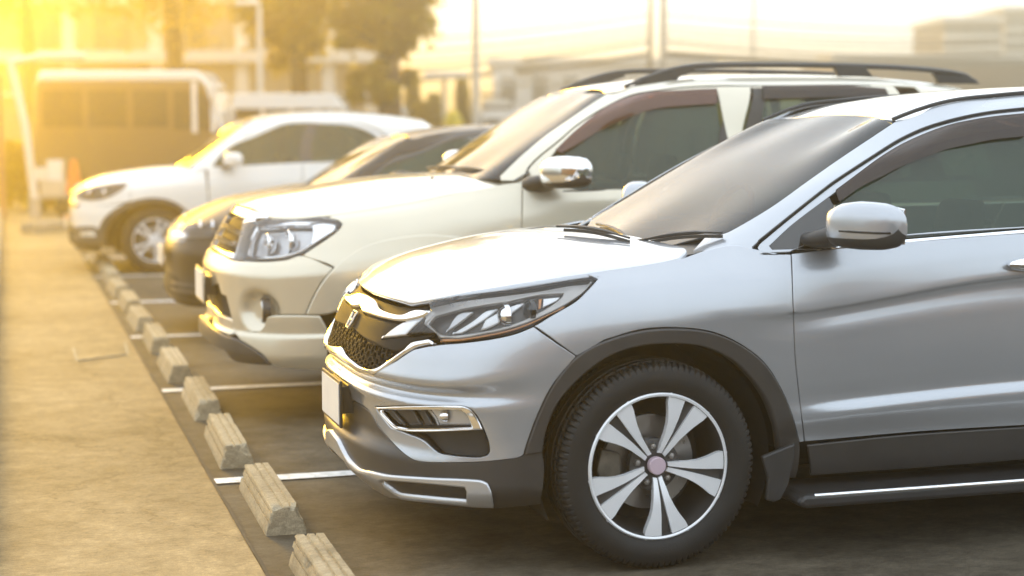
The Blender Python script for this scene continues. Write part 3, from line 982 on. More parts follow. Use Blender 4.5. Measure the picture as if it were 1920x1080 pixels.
    c.panel(B, 'rear_bumper', arc(W2, WZ, a2 + .02, 36, 8, 4) + [('T', 4.04, .36), ('T', 4.6, .36), ('T', 4.6, .78), ('T', 4.3, .80), ('T', 4.1, .78), ('T', 4.05, .61)], M['silver'], fine=.03)
    c.panel(B, 'tailgate', [('T', 4.31, .81), ('T', 4.6, .79), ('T', 4.6, 9), ('T', 4.31, 9)], M['silver'], fine=.03)
    # --- grey-black cladding
    c.panel(B, 'lower_bumper', [('C', .21), ('C', .583), (653, 750)] + bump_low[::-1] + [(1017, 848), (1022, 880), (1014, 951)] + [('T', .55, .0), ('T', .4, 0), ('T', .2, 0)], M['cladding'], how='joint', off=-.002)
    c.panel(B, 'wheel_arch_trim', arch_front[::-1][:-1] + arch_o + [(1499, 845), (1496, 876), (1488, 905), (1464, 885), (1457, 821), (1443, 765), (1415, 719), (1373.5, 677), (1322.6, 652), (1267, 645), (1202, 649), (1142, 668), (1091, 705), (1049, 751), (1026, 802), (1017, 848)],
            M['cladding'], off=.010, depth=.05, edge=.006, step=.02)
    c.panel(B, 'wheel_arch_trim', arc(W2, WZ, a2 + .02, 185, -8, 20) + arc(W2, WZ, a2 - .03, -8, 185, 20), M['cladding'], off=.010, depth=.05, edge=.006)
    c.panel(B, 'rocker_trim', [(1513, 834), ('T', 2.0, .418), ('T', 3.14, .418), ('T', 3.13, .30), ('T', 2.2, .285), (1521, 894)], M['cladding'], off=.004, edge=.004)
    # mud flap behind the front wheel
    def flap(m, s):
        poly = [(1.36, .38), (1.486, .42), (1.484, .36), (1.462, .27), (1.435, .222), (1.41, .215), (1.378, .225), (1.385, .30)]
        m.prism(poly, s * .893, s * .914, 'Y')
    c.both('mud_flap', flap, M['plastic'], bevel=.007)
    # --- silver skid insert that runs round the chin
    def chin(p, n, uv): return p, n
    c.panel(B, 'skid_plate', [('C', .30), ('C', .385), (637, 823), (655, 858), (674, 878), (696, 882), (732, 889), (804, 894), (901, 899), (915, 905), (922, 920.5), (927, 949), (896, 948), (828, 941), (761, 932.5), (720, 926.5), (698, 911), (674, 890), (655, 866)],
            M['satin'], [[(719, 900), (800, 907), (872, 914.5), (875, 921), (874, 936), (804, 930), (749, 923), (735, 914)]], how='joint', off=.016, depth=.022, edge=.006, step=.02)
    # --- bonnet
    S = c.S['B']
    tt = [0, .05, .1, .15, .2, .25, .3, .35, .4, .45, .5, .55, .6, .7, .8, .9, 1.0, 1.08]
    E_ = [S.pos(float(S.u_of(t)), S.v1)[0] for t in tt]
    edge = [('X', p[0], p[1]) for p in E_]
    c.panel('H', 'bonnet', edge + [('X', 1.115, .775), ('X', 1.15, .73), ('X', 1.15, .66), ('X', 1.11, .5), ('X', 1.07, .3), ('X', 1.05, .12), ('X', 1.045, 0)], M['silver'], how='joint', step=.025, depth=.02, edge=.004, gap=.003)
    m = MB()
    for y in np.linspace(-.74, .74, 13): pass
    # cowl between bonnet and windscreen
    V = []
    ys = np.linspace(-.70, .70, 25)
    for y in ys:
        k = (abs(y) / .8) ** 2
        V += [(1.03 + .08 * k, y, 1.075 - .01 * k), (1.10 + .10 * k, y, 1.072), (1.20 + .14 * k, y, 1.098 + .01 * k)]
    m.add(V, [(3 * i + j, 3 * i + j + 1, 3 * i + j + 4, 3 * i + j + 3) for i in range(24) for j in range(2)])
    m.build('cowl', M['plastic'], rt, smooth=60)
    # --- greenhouse
    ws_edge = [(1682, 225), (1580, 293), (1513, 340), (1447, 387), (1380, 427)]
    c.panel(G, 'windscreen', [('G', 0, 2.0), ('G', .5, 2.0), (1613, 216)] + ws_edge + [(1356, 437), (1322, 443), ('G', 1, .08), ('G', 0, .05)], M['windshield'], how='joint', off=-.003, step=.04, fine=.02)
    seam = [(1920, 203.2), (1860, 209.8), (1816, 217.5), (1772, 228), (1728, 242.3), (1684, 263.2), (1640, 290.7), (1580, 330), (1556, 346.6), (1490, 398.4), (1423, 452)]
    c.panel(G, 'roof_side', [('G', 1.75, .0), (1322, 444), (1356, 438)] + [(1380, 427), (1447, 387), (1513, 340), (1580, 293), (1682, 225), ('G', 3.0, 2.97), ('G', 3.6, 2.98), ('G', 4.5, 2.98), ('G', 6, 2.98), ('G', 7.2, 2.98), ('G', 7.6, 2.9), ('G', 7.7, 2), ('G', 7.6, 1), ('G', 7.4, .2), ('G', 7.0, .2), ('G', 6.9, 1), ('G', 6.6, 1.9), ('G', 6, 2.12), ('G', 5.2, 2.13), ('G', 4.9, 2.10)] + seam + [(1412, 462), ('G', 2.9, .03), ('G', 2.55, .03)],
            M['silver'], step=.03, fine=.012)
    vis_o = [(1920, 217), (1847, 225), (1780, 240), (1713, 263), (1647, 300), (1565, 353), (1490, 417), (1442, 460)]
    fr_out = [(1425, 454), (1490, 400.4), (1556, 348.6), (1580, 332), (1640, 292.7), (1684, 265.2), (1728, 244.3), (1772, 230), (1816, 219.5), (1860, 211.8), (1920, 205.2), ('G', 4.85, 2.09), ('G', 5.2, 2.11), ('G', 6, 2.10)]
    c.panel(G, 'door_frame', [(1419, 463), (1424, 474.6), (1482, 474.6)] + [('G', 3.3, .08), ('G', 4, .14), ('G', 5, .14), ('G', 6.5, .14), ('G', 6.75, .4), ('G', 6.75, 1.2), ('G', 6.5, 1.9)] + fr_out[::-1],
            M['silver'], [[(1444, 459), (1488, 418), (1556, 367), (1640, 306), (1684, 278.5), (1728, 257.5), (1772, 241), (1816, 230), (1860, 222.3), (1920, 216.2), ('G', 4.9, 2.0), ('G', 5.3, 2.03), ('G', 6, 2.0), ('G', 6.5, 1.6), ('G', 6.7, 1.0), ('G', 6.6, .17), ('G', 5, .17), ('G', 4, .17), (1560, 464), (1450, 466)]], off=-.004, fine=.012)
    win_low = [('G', 5.0, .16), (1920, 428), (1800, 438), (1690, 447), (1560, 458)]
    c.panel(G, 'side_window', [(1570, 380), (1613, 345), (1680, 305), (1747, 270), (1813, 250), (1880, 238), (1920, 232), ('G', 4.95, 1.98), ('G', 4.98, 1.0)] + win_low + [(1550, 465), (1545, 402)], M['tint'], off=-.014, fine=.02, step=.05)
    c.panel(G, 'side_window', [('G', 5.12, 1.99), ('G', 6, 1.98), ('G', 6.45, 1.6), ('G', 6.66, 1.0), ('G', 6.58, .18), ('G', 5.15, .18)], M['tint'], off=-.014, fine=.03, step=.06)
    c.panel(G, 'window_pillar', [('G', 4.93, 2.02), ('G', 5.14, 2.02), ('G', 5.17, .16), ('G', 4.98, .16)], M['gloss_black'], off=-.006, fine=.03)
    c.panel(G, 'corner_trim', [(1442, 459), (1488, 416), (1556, 365), (1566, 385), (1555, 420), (1548, 467), (1482, 467), (1447, 467)], M['gloss_black'], off=-.006, fine=.012)
    c.panel(G, 'window_visor', [(1565, 359), (1640, 305), (1684, 277.4), (1728, 256.5), (1772, 240), (1816, 229), (1860, 221.3), (1920, 215.2), ('G', 4.88, 2.0), ('G', 4.9, 1.80), (1920, 258), (1860, 264.3), (1816, 273), (1772, 282), (1728, 297.3), (1684, 316), (1657, 330), (1613, 353), (1572, 381)], M['visor'], off=.012, depth=.012, fine=.012)
    c.panel(G, 'belt_trim', [(1552, 461), (1690, 449), (1800, 440), (1920, 430), ('G', 5.0, .165), ('G', 6.6, .17), ('G', 6.58, .11), ('G', 5, .11), (1920, 438), (1800, 447), (1690, 456.5), (1560, 467)], M['chrome'], off=.004, depth=.012, edge=.003, fine=.02)
    c.strip(G, 'door_seal', [('G', 5.5, 2.125), ('G', 4.9, 2.1)] + seam, M['seal'], .005, off=.000)
    c.panel('R', 'roof', [('X', 2.105, 0), ('X', 2.095, .34), ('X', 2.055, .535), ('X', 2.10, .548), ('X', 2.15, .557)] + [('X', p[0], p[1] - .006) for p in [c.S['G'].pos(*c.S['G'].cl(k, 3))[0] for k in (3, 3.5, 4, 5, 6, 7, 7.6)]] + [('X', 4.14, .47), ('X', 4.2, .25), ('X', 4.22, 0)], M['silver'], how='joint', off=.0, step=.04, fine=.02)
    gut = [c.S['G'].pos(*c.S['G'].cl(k, 2.97))[0] for k in np.linspace(2.9, 7.4, 34)]
    gut = [np.array(q) for q in ((2.045, .556, 1.540), (2.085, .561, 1.556), (2.135, .567, 1.574))] + [q for q in gut if q[0] > 2.17]
    def gfn(m, s): m.tube([(p[0], s * (p[1] - .002), p[2] + .006) for p in gut], .0075, seg=6)
    c.both('roof_gutter', gfn, M['plastic'], smooth=50)
    c.panel(G, 'rear_window', [('G', 8.05, .25), ('G', 10, .25), ('G', 10, 1.95), ('G', 8.2, 1.9)], M['tint'], fine=.05, step=.08)
    c.panel(G, 'rear_pillar', [('G', 7.42, .02), ('G', 10, .02), ('G', 10, .24), ('G', 8.04, .24), ('G', 8.19, 1.92), ('G', 10, 1.96), ('G', 10, 3), ('G', 7.65, 2.98), ('G', 7.72, 2), ('G', 7.62, 1)], M['silver'], fine=.04, step=.06)
    c.panel(G, 'quarter_window', [('G', 6.92, .22), ('G', 7.38, .22), ('G', 7.56, 1), ('G', 7.62, 1.7), ('G', 6.7, 1.75), ('G', 6.92, 1)], M['tint'], off=-.01, fine=.04, step=.06)
    # --- headlight
    hl = c.group_pair('headlight')
    HL = [(806, 583), (801, 562.5), (853, 553.5), (920, 545.5), (962, 540.5), (1023, 530.5), (1084, 520.5), (1126, 516), (1120, 523), (1104, 541), (1084, 561), (1068, 572), (1043, 586), (1023, 598), (1000, 612), (974, 623), (941, 631), (901, 638), (863, 642), (827, 645), (815, 622), (760, 628)]
    c.panel(B, 'lamp_lens', HL, M['lens'], parent=hl, off=.001, depth=.016, edge=.004, fine=.01, step=.02)
    c.panel(B, 'lamp_bowl', HL, M['rim_dark'], parent=hl, off=-.042, depth=-.03, fine=.012, step=.03)
    inner_low = [(822, 633), (863, 634), (901, 628), (941, 621), (985, 608), (1030, 588), (1060, 572)]
    c.panel(B, 'lamp_bezel', [(804, 573), (853, 562), (920, 553), (1010, 541), (1066, 531), (1104, 527), (1112, 523), (1098, 541), (1080, 558)] + inner_low[::-1] + [(812, 624), (790, 606)], M['steel'],
            [[(812, 590), (870, 576), (960, 560), (1010, 549), (1056, 546), (1052, 555), (1030, 573), (985, 597), (941, 612), (901, 620), (850, 626), (824, 624), (800, 604)]], parent=hl, off=-.010, depth=.014, edge=.003, fine=.01)
    c.panel(B, 'indicator_reflector', [(1018, 552), (1052, 549), (1046, 559), (1024, 572), (1018, 575)], M['machined'], parent=hl, off=-.022, fine=.01)
    c.panel(B, 'indicator_lamp', [(1009, 555), (1017, 553), (1016, 576), (1009, 579)], M['amber'], parent=hl, off=-.018, fine=.01)
    c.panel(B, 'projector_shroud', [(905, 595), (955, 566), (972, 560), (984, 559), (965, 580), (935, 604), (905, 617), (895, 618)], M['machined'], parent=hl, off=-.024, edge=.006, fine=.01)
    c.panel(B, 'lamp_blade', [(828, 622), (850, 585), (866, 578), (883, 578), (868, 592), (842, 612)], M['satin'], parent=hl, off=-.020, edge=.004, fine=.01)
    c.panel(B, 'lamp_blade', [(838, 622), (880, 596), (905, 575), (930, 570), (905, 594), (878, 612), (858, 622)], M['machined'], parent=hl, off=-.027, edge=.004, fine=.01)
    c.panel(B, 'light_strip', [(818, 640), (863, 638), (901, 633), (941, 626), (985, 613), (1030, 592), (1060, 575), (1063, 571), (1030, 586), (985, 606), (941, 619), (901, 626), (863, 631), (822, 632)], M['amber'], parent=hl, off=-.016, edge=.003, fine=.01)
    for k, (px, py, rr, off) in enumerate(((950, 590, .034, -.03), (1000, 578, .030, -.03))):
        p = c.xyz(B, (px, py), off)
        def pr(m, s, p=p, rr=rr):
            m.lathe([(rr * 1.25, .0), (rr * 1.2, -.016), (rr, -.016), (rr * .8, -.026), (rr * .4, -.034), (0, -.036)], 32, 'X', (p[0], -p[1] * s, p[2]))
        c.both('projector_lamp', pr, M['chrome'] if k == 0 else M['gloss_black'], hl, smooth=40)
    # --- grille
    gr = empty('grille', parent=rt)
    c.panel(B, 'grille_shell', [('C', .68), ('C', .895), ('T', .1, 9), ('T', .2, 9), ('T', .27, 9), (783, 578), (806, 584), (757, 627.5), (815, 622), (820, 634), (804, 637), (771, 645), (759, 656), (730, 676), (702, 696), (673, 691), (651, 674)], M['grille_black'], how='joint', parent=gr, off=-.022, depth=.02, fine=.02)
    c.panel(B, 'chrome_bar', [('C', .85), ('C', .890), (703, 562), (712, 578), (735, 588), (757, 590), (780, 581.5), (807, 583), (790, 593.5), (752, 601), (715, 595.5), (680, 585)], M['chrome'], how='joint', parent=gr, off=.006, depth=.03, edge=.005, fine=.012)
    c.panel(B, 'chrome_wing', [(753, 602.5), (787, 596), (758, 628), (711, 634)], M['satin'], parent=gr, off=-.004, depth=.02, edge=.004, fine=.012)
    c.panel(B, 'chrome_lower_bar', [('C', .672), ('C', .70), (651, 669), (673, 688), (702, 691), (730, 673), (759, 653), (771, 642), (804, 635), (817, 644.5), (779, 652), (763, 661), (732, 681), (704, 699), (698, 704), (669, 694.5), (649, 680)], M['chrome'], how='joint', parent=gr, off=.004, depth=.02, edge=.005, fine=.012)
    # honeycomb in the lower opening, both halves, as one lattice
    Sx = c.S['B']; mb = MB()
    hole = np.array(c.uvs(B, [('C', .70), ('C', .80), (680, 636), (720, 655), (745, 661), (730, 673), (702, 691), (673, 688)]))
    hole[hole[:, 0] < .004, 0] = 0
    hx = .021
    for i in range(-2, 40):
        for j in range(-2, 16):
            u0 = i * hx * 1.5; v0 = .66 + j * hx * .866 * 2 * .8 + (hx * .866 * .8 if i % 2 else 0)
            if not in_poly(np.array([[u0, v0]]), hole)[0]: continue
            ring = [(u0 + hx * .93 * math.cos(R(60 * k)), v0 + hx * .93 * .8 * math.sin(R(60 * k))) for k in range(6)]
            ring2 = [(u0 + hx * .70 * math.cos(R(60 * k)), v0 + hx * .70 * .8 * math.sin(R(60 * k))) for k in range(6)]
            uv = np.array(ring + ring2)
            n = Sx.normal(uv[:, 0], uv[:, 1]); p = Sx.pos(uv[:, 0], uv[:, 1]) + n * -.012
            pb = Sx.pos(uv[6:, 0], uv[6:, 1]) + n[6:] * -.022
            for sd in (-1, 1):
                k = np.array([1, sd, 1])
                mb.add(np.concatenate([p, pb]) * k, [(a, (a + 1) % 6, 6 + (a + 1) % 6, 6 + a) for a in range(6)] + [(6 + a, 6 + (a + 1) % 6, 12 + (a + 1) % 6, 12 + a) for a in range(6)])
    mb.build('grille_mesh', M['grille_black'], gr)
    c.panel(B, 'grille_blade', [('C', .772), ('C', .85), (680, 587), (715, 598), (750, 605), (712, 634), (757, 630), (812, 626), (804, 633), (772, 639), (752, 654), (738, 660), (706, 648), (678, 634)], M['grille_black'], how='joint', parent=gr, off=-.008, depth=.012, edge=.004, fine=.012)
    # badge: a rounded chrome frame round a capital letter
    bc = Vector((c.S['B'].pos(0, c.S['B'].tz(0, .80)[1])[0][0] - .004, 0, .80))
    m = MB()
    bw, bh = .034, .029
    fr = [(-bw, bh), (bw, bh), (bw * .86, -bh * .6), (bw * .6, -bh), (-bw * .6, -bh), (-bw * .86, -bh * .6)]
    lean = .55
    def bp(y, z): return (bc.x + z * lean, y, bc.z + z)
    fr2 = resample(np.array(fr) , .012, smooth=True)
    m.tube([bp(y, z) for y, z in fr2], .0045, closed=True)
    m.tube([bp(-.021, bh * .8), bp(-.017, -bh * .8)], .005); m.tube([bp(.021, bh * .8), bp(.017, -bh * .8)], .005); m.tube([bp(-.019, .0), bp(.019, .0)], .005)
    m.build('badge', M['steel'], gr, smooth=50)
    # --- fog lamp
    fg = c.group_pair('fog_lamp')
    c.panel(B, 'lamp_recess', fog_hole, M['plastic'], parent=fg, off=-.035, depth=-.03, fine=.014)
    c.panel(B, 'chrome_surround', [(702, 764), (732, 762.5), (857, 760.5), (877, 764.5), (890, 776.5), (900, 793.5), (907, 808), (865, 809.5), (780, 809.5), (751, 808), (734, 799)], M['chrome'],
            [[(712, 769.5), (800, 769), (864, 769), (875, 779), (884, 800.5), (773, 802.5), (740, 797)]], parent=fg, off=.004, depth=.02, edge=.004, fine=.01)
    c.panel(B, 'fog_lens', [(798, 771), (864, 770.5), (874, 780), (883, 800), (818, 800.5)], M['lens'], parent=fg, off=-.006, fine=.01)
    c.panel(B, 'fog_reflector', [(798, 771), (864, 770.5), (874, 780), (883, 800), (818, 800.5)], M['machined'], parent=fg, off=-.022, fine=.01)
    for tk in ([(716, 770), (730, 770), (758, 799), (742, 797)], [(734, 770), (768, 770), (788, 799.5), (764, 799.5)], [(774, 770), (790, 770), (810, 800), (793, 800)]):
        c.panel(B, 'fog_slat', tk, M['cladding'], parent=fg, off=-.010, edge=.003, fine=.01)
    p = c.xyz(B, (833, 783), -.016)
    def bulb(m, s): m.lathe([(.020, 0), (.018, -.012), (.010, -.022), (0, -.025)], 20, 'X', (p[0], -p[1] * s, p[2]))
    c.both('fog_bulb', bulb, M['chrome'], fg, smooth=40)
    c.panel(B, 'scoop', [(735, 800), (751, 810), (765, 813), (790, 824), (814, 845), (828, 853), (896, 859), (903, 862), (820, 862), (790, 857), (768, 840)], M['silver'], parent=fg, off=-.010, depth=.012, edge=.004, fine=.012)
    # --- number plate
    pl = empty('number_plate', parent=rt)
    m = MB(); m.box((.024, 0, .508), (.010, .355, .175)); m.build('plate_frame', M['plastic'], pl, bevel=.003)
    m = MB(); m.box((.017, 0, .508), (.003, .33, .15)); m.build('plate_sheet', M['white_plastic'], pl)
    m = MB(); m.box((.05, 0, .52), (.06, .30, .10)); m.build('plate_bracket', M['plastic'], pl, bevel=.004)
    # --- door mirror
    mr = c.group_pair('door_mirror')
    secs = [(.951, 1.605, 1.172, .001, .001), (.952, 1.605, 1.172, .02, .03), (.958, 1.61, 1.176, .045, .055), (.975, 1.618, 1.180, .062, .070), (1.01, 1.637, 1.184, .076, .080), (1.06, 1.664, 1.186, .080, .084), (1.11, 1.692, 1.184, .074, .080), (1.14, 1.712, 1.182, .060, .070), (1.155, 1.724, 1.180, .042, .052), (1.160, 1.728, 1.178, .02, .03), (1.161, 1.728, 1.178, .001, .001)]
    c.both('mirror_cap', lambda m, s: loft(m, secs, 48, 2.8, s, arcs=(-20, 200)), M['silver'], mr, smooth=50)
    c.both('mirror_base', lambda m, s: loft(m, [(a, b, d, e - .002, f - .002) for a, b, d, e, f in secs], 48, 2.8, s, arcs=(200, 340)), M['plastic'], mr, smooth=50)
    def arm(m, s): loft(m, [(.83, 1.60, 1.125, .07, .03), (.88, 1.60, 1.13, .075, .032), (.93, 1.605, 1.14, .065, .035), (.98, 1.62, 1.15, .05, .035)], 24, 2.4, s)
    c.both('mirror_arm', arm, M['plastic'], mr, smooth=50)
    def blink(m, s):
        m.tube([(c_[0], s * c_[1], c_[2]) for c_ in ((1.575, 1.035, 1.168), (1.592, 1.07, 1.168), (1.62, 1.11, 1.167), (1.655, 1.142, 1.166), (1.70, 1.160, 1.166))], .0045, seg=6)
    c.both('indicator_strip', blink, M['gloss_black'], mr, smooth=50)
    def mglass(m, s): loft(m, [(.975, 1.70, 1.183, .004, .06), (1.06, 1.745, 1.186, .004, .07), (1.13, 1.77, 1.184, .004, .06)], 24, 4, s)
    c.both('mirror_glass', mglass, M['chrome'], mr, smooth=50)
    # --- door handles
    for hx_, hz_ in ((2.33, 1.02), (3.22, 1.055)):
        def hnd(m, s, hx_=hx_, hz_=hz_): loft(m, [(.885, hx_ + .11, hz_ + .004, .10, .022), (.905, hx_ + .11, hz_ + .004, .118, .028), (.925, hx_ + .11, hz_ + .004, .122, .026), (.936, hx_ + .11, hz_ + .004, .10, .014)], 32, 2.3, s)
        c.both('door_handle', hnd, M['chrome'], smooth=50)
    # --- running board
    rb = c.group_pair('running_board')
    def board(m, s): m.prism([(1.50, .245), (3.2, .245), (3.25, .225), (3.2, .195), (1.50, .195), (1.47, .22)], s * .70, s * .965, 'Y')
    c.both('step', board, M['plastic'], rb, bevel=.015)
    def bead(m, s): m.tube([(1.54, s * .955, .238), (2.4, s * .962, .240), (3.18, s * .955, .240)], .009, seg=8)
    c.both('step_moulding', bead, M['chrome'], rb, smooth=50)
    # --- wipers
    wiper(c, c.at(1045, 424, .12), c.at(1180, 446, .50), .0)
    a, b = c.at(1190, 453, .46), c.at(1355, 436, .70)
    wiper(c, a, b, .0)
    wiper(c, c.at(1120, 420, -.1), c.at(1187, 452, .44), .0)
    # --- underbody, wells, wheels
    m = MB(); m.box((2.3, 0, .37), (3.9, 1.25, .2)); m.build('underbody', M['inner'], rt, bevel=.03)
    m = MB(); m.box((.62, 0, .55), (.6, 1.1, .55)); m.build('engine_bay', M['inner'], rt)
    m = MB(); m.box((2.95, 0, .60), (3.0, 1.66, .42)); m.build('cabin_floor', M['inner'], rt)
    liner(c, W, WZ + .01, .425); liner(c, W2, WZ + .01, .425)
    for s in (-1, 1):
        wheel(c, W, WZ, s * .785, s, WR, .228, .252, twin_spokes, steer=0, spin=R(62), hero=(s < 0))
        wheel(c, W2, WZ, s * .785, s, WR, .228, .252, twin_spokes, spin=R(20))
    interior(c, 1.42, 2.35, 1.10, .72, 1.30)
    return c
hero_car = hero()
# ------------------------------------------------------------------ pearl SUV behind it
def second():
    O = [(0, .02, 0), (.1, .035, .30), (.2, .08, .52), (.3, .155, .68), (.4, .26, .79), (.5, .385, .855), (.6, .54, .89), (.8, .8, .912), (1.0, 1.0, .92), (1.6, 1.6, .92), (2.6, 2.6, .92), (3.3, 3.3, .92), (3.7, 3.7, .92), (4.0, 4.05, .90), (4.2, 4.38, .84), (4.35, 4.56, .66), (4.5, 4.63, .35), (4.6, 4.65, 0)]
    rows = [
        ([(0, .30), (.3, .28), (.7, .285), (1.2, .31), (3, .32), (4.6, .36)], [(0, .05), (.3, .03), (.7, .03), (1.4, .06), (4.6, .06)]),
        ([(0, .37), (.3, .36), (.7, .37), (1.2, .39), (3, .40), (4.6, .42)], [(0, .0), (.3, -.004), (.7, .005), (1.4, .04), (4.6, .02)]),
        ([(0, .44), (.3, .44), (.7, .45), (1.2, .48), (3, .48), (4.6, .50)], [(0, .006), (.3, .002), (.7, .003), (1.4, .022), (4.6, .0)]),
        ([(0, .475), (.3, .47), (.7, .475), (1.2, .55), (3, .56), (4.6, .56)], [(0, .03), (.3, .012), (.7, .010), (1.4, .012), (4.6, .0)]),
        ([(0, .56), (.3, .56), (.7, .565), (1.2, .64), (3, .64), (4.6, .64)], [(0, .035), (.3, .006), (.7, .004), (1.4, .006), (4.6, .0)]),
        ([(0, .66), (.3, .66), (.7, .67), (1.2, .73), (3, .74), (4.6, .74)], [(0, .02), (.3, .006), (.7, .003), (1.4, .004), (4.6, .02)]),
        ([(0, .745), (.3, .745), (.7, .76), (1.2, .80), (3, .84), (4.6, .84)], [(0, .008), (.3, .004), (.7, .002), (1.4, .002), (4.6, .04)]),
        ([(0, .80), (.3, .80), (.7, .83), (1.2, .87), (3, .92), (4.6, .92)], [(0, .028), (.3, .020), (.7, .010), (1.4, .004), (4.6, .05)]),
        ([(0, .84), (.3, .845), (.7, .89), (1.2, .94), (3, 1.0), (4.6, 1.0)], [(0, .055), (.3, .048), (.7, .024), (1.4, .010), (4.6, .06)]),
        ([(0, .93), (.3, .92), (.7, .97), (1.2, 1.02), (3, 1.07), (4.6, 1.08)], [(0, .10), (.3, .09), (.7, .045), (1.4, .020), (4.6, .07)]),
        ([(0, 1.02), (.3, .99), (.7, 1.04), (1.2, 1.10), (1.6, 1.13), (3, 1.13), (4.6, 1.15)], [(0, .145), (.3, .14), (.7, .08), (1.4, .045), (2, .032), (4.6, .09)]),
        ([(0, 1.092), (.15, 1.072), (.3, 1.042), (.45, 1.045), (.6, 1.062), (1.0, 1.125), (1.3, 1.185), (1.6, 1.232), (1.9, 1.185), (2.6, 1.188), (3.4, 1.20), (4.6, 1.23)], [(0, .19), (.3, .20), (.6, .15), (1.0, .135), (1.3, .12), (1.6, .06), (1.9, .048), (4.6, .12)])]
    hood = ([(.15, 1.06), (.2, 1.095), (.3, 1.125), (.5, 1.163), (.75, 1.203), (.95, 1.230), (1.15, 1.248), (1.35, 1.256), (1.65, 1.262)],
            [(.15, .62, .045), (.3, .68, .085), (.6, .77, .108), (1.0, .79, .105), (1.3, .80, .065), (1.6, .85, .02)], 2.8, .15, 1.65, 1.0)
    roof = ([(2.0, 1.66), (2.2, 1.735), (2.4, 1.776), (2.7, 1.806), (3.2, 1.822), (3.8, 1.815), (4.2, 1.79), (4.6, 1.73)], [(2.0, .58, .03), (2.5, .6, .026), (3.4, .61, .028), (4.6, .55, .04)], 2.2, 2.0, 4.6, .85)
    net = [[(1.28, 0, 1.20), (1.34, .4, 1.20), (1.46, .735, 1.21), (1.62, .84, 1.17), (2.1, .868, 1.165), (2.8, .872, 1.17), (3.4, .872, 1.185), (4.1, .85, 1.21), (4.5, .70, 1.22), (4.6, .4, 1.22), (4.62, 0, 1.22)],
           [(1.75, 0, 1.485), (1.76, .38, 1.48), (1.785, .665, 1.463), (1.815, .765, 1.435), (2.15, .808, 1.445), (2.8, .82, 1.455), (3.4, .82, 1.46), (4.1, .79, 1.465), (4.44, .65, 1.465), (4.54, .36, 1.465), (4.56, 0, 1.465)],
           [(2.20, 0, 1.737), (2.19, .34, 1.727), (2.145, .565, 1.695), (2.14, .695, 1.645), (2.42, .715, 1.715), (2.9, .725, 1.742), (3.4, .725, 1.745), (4.1, .70, 1.735), (4.4, .57, 1.72), (4.48, .33, 1.735), (4.5, 0, 1.74)],
           [(2.34, 0, 1.768), (2.32, .32, 1.762), (2.25, .545, 1.728), (2.30, .60, 1.733), (2.52, .615, 1.768), (2.9, .62, 1.785), (3.4, .62, 1.79), (4.05, .59, 1.775), (4.3, .50, 1.752), (4.36, .3, 1.765), (4.38, 0, 1.77)]]
    c = Car('white_suv', 1.0, 9.12, O, rows, hood, roof, net, 'tall pearl white SUV with black roof rails and chrome door mirrors, second in the row', 'car', 'cars parked nose out in the bays')
    B, G = 'B', 'G'; rt = c.root; P = M['champagne']
    W, WZ = 1.05, .385; W2 = W + 2.70
    lamp_bot = [(435, 487), (462, 489.5), (503, 490), (539, 486), (566, 478.5)]
    kit_top = [(439, 620), (449, 624), (484, 622), (495.5, 611), (502, 593), (515.5, 591), (573, 591)]
    flare = [(573, 591), (587, 558), (604, 529), (626, 502), (656, 477), (693, 457), (749, 444), (804, 439), (878, 445)]
    pod = [(452, 556), (470, 551), (485, 556), (493, 568), (497, 584), (494, 600), (486, 610), (470, 613), (455, 611), (470, 606), (478, 600), (480, 575), (474, 560)]
    fc = c.xyz('B', (481, 582))
    def pod_dent(p, n, uv):
        q = p - np.array([fc[0], -fc[1], fc[2]])
        r = np.sqrt((q[:, 0] * .8)**2 + (q[:, 1] * .8)**2 + q[:, 2]**2)
        w = .045 / (1 + np.exp((r - .088) / .009))
        g = w * (1 - w / .045) / .009
        d = q / np.maximum(r, 1e-4)[:, None]
        n2 = n + d * (-g)[:, None] * 1.0
        n2 /= np.linalg.norm(n2, axis=1, keepdims=True)
        return p + np.stack([w, np.zeros_like(w), np.zeros_like(w)], 1), n2
    c.panel(B, 'front_bumper', [('C', .625), ('C', .835), (419, 479)] + lamp_bot + [(626, 502), (604, 529), (587, 558)] + kit_top[::-1] + [(433, 593), (424, 556), (415, 552), (409, 532)], P, how='joint', step=.02, warp=pod_dent, gap=.004)
    c.panel(B, 'fender', [(566, 478.5), (584, 466), (613, 447), (635, 430), (641, 420), (634, 413), (615, 408), ('T', .62, 9), ('T', .8, 9), ('T', 1.0, 9), ('T', 1.2, 9), ('T', 1.4, 9), ('T', 1.52, 9), (980, 338), (979.5, 400), (979, 425), ('T', 1.57, .8), ('T', 1.60, .42), ('T', 1.5, .42)] + arc(W, WZ, .49, 10, 140, 12) + [(626, 502)], P, step=.025, gap=.004)
    c.panel(B, 'wheel_arch_trim', flare + arc(W, WZ, .575, 55, -4, 6) + arc(W, WZ, .45, -4, 150, 14) + [('T', .60, .57)], P, off=.010, depth=.05, edge=.008)
    c.panel(B, 'wheel_arch_trim', arc(W2, WZ, .575, 184, -4, 20) + arc(W2, WZ, .45, -4, 184, 20), P, off=.010, depth=.05, edge=.008)
    c.panel(B, 'bumper_skirt', kit_top + [(600, 592), ('T', .60, .47), ('T', .59, .31), (612, 693), (547, 689), (513, 682), (493, 664), (453, 638)], P, off=.012, depth=.03, edge=.006, step=.02)
    c.panel(B, 'front_lip', [('C', .46), ('C', .37), (427, 656), (449, 675), (511, 682), (493, 664), (453, 638), (439, 633), (427, 630), (404, 616)], M['cladding'], how='joint', off=.022, depth=.04, edge=.006, step=.02)
    c.panel(B, 'air_intake', [('C', .45), ('C', .62), (409, 531), (415, 552), (424, 556), (433, 593), (439, 621), (453, 638), (439, 634)], M['inner'], how='joint', off=-.03, depth=-.02)
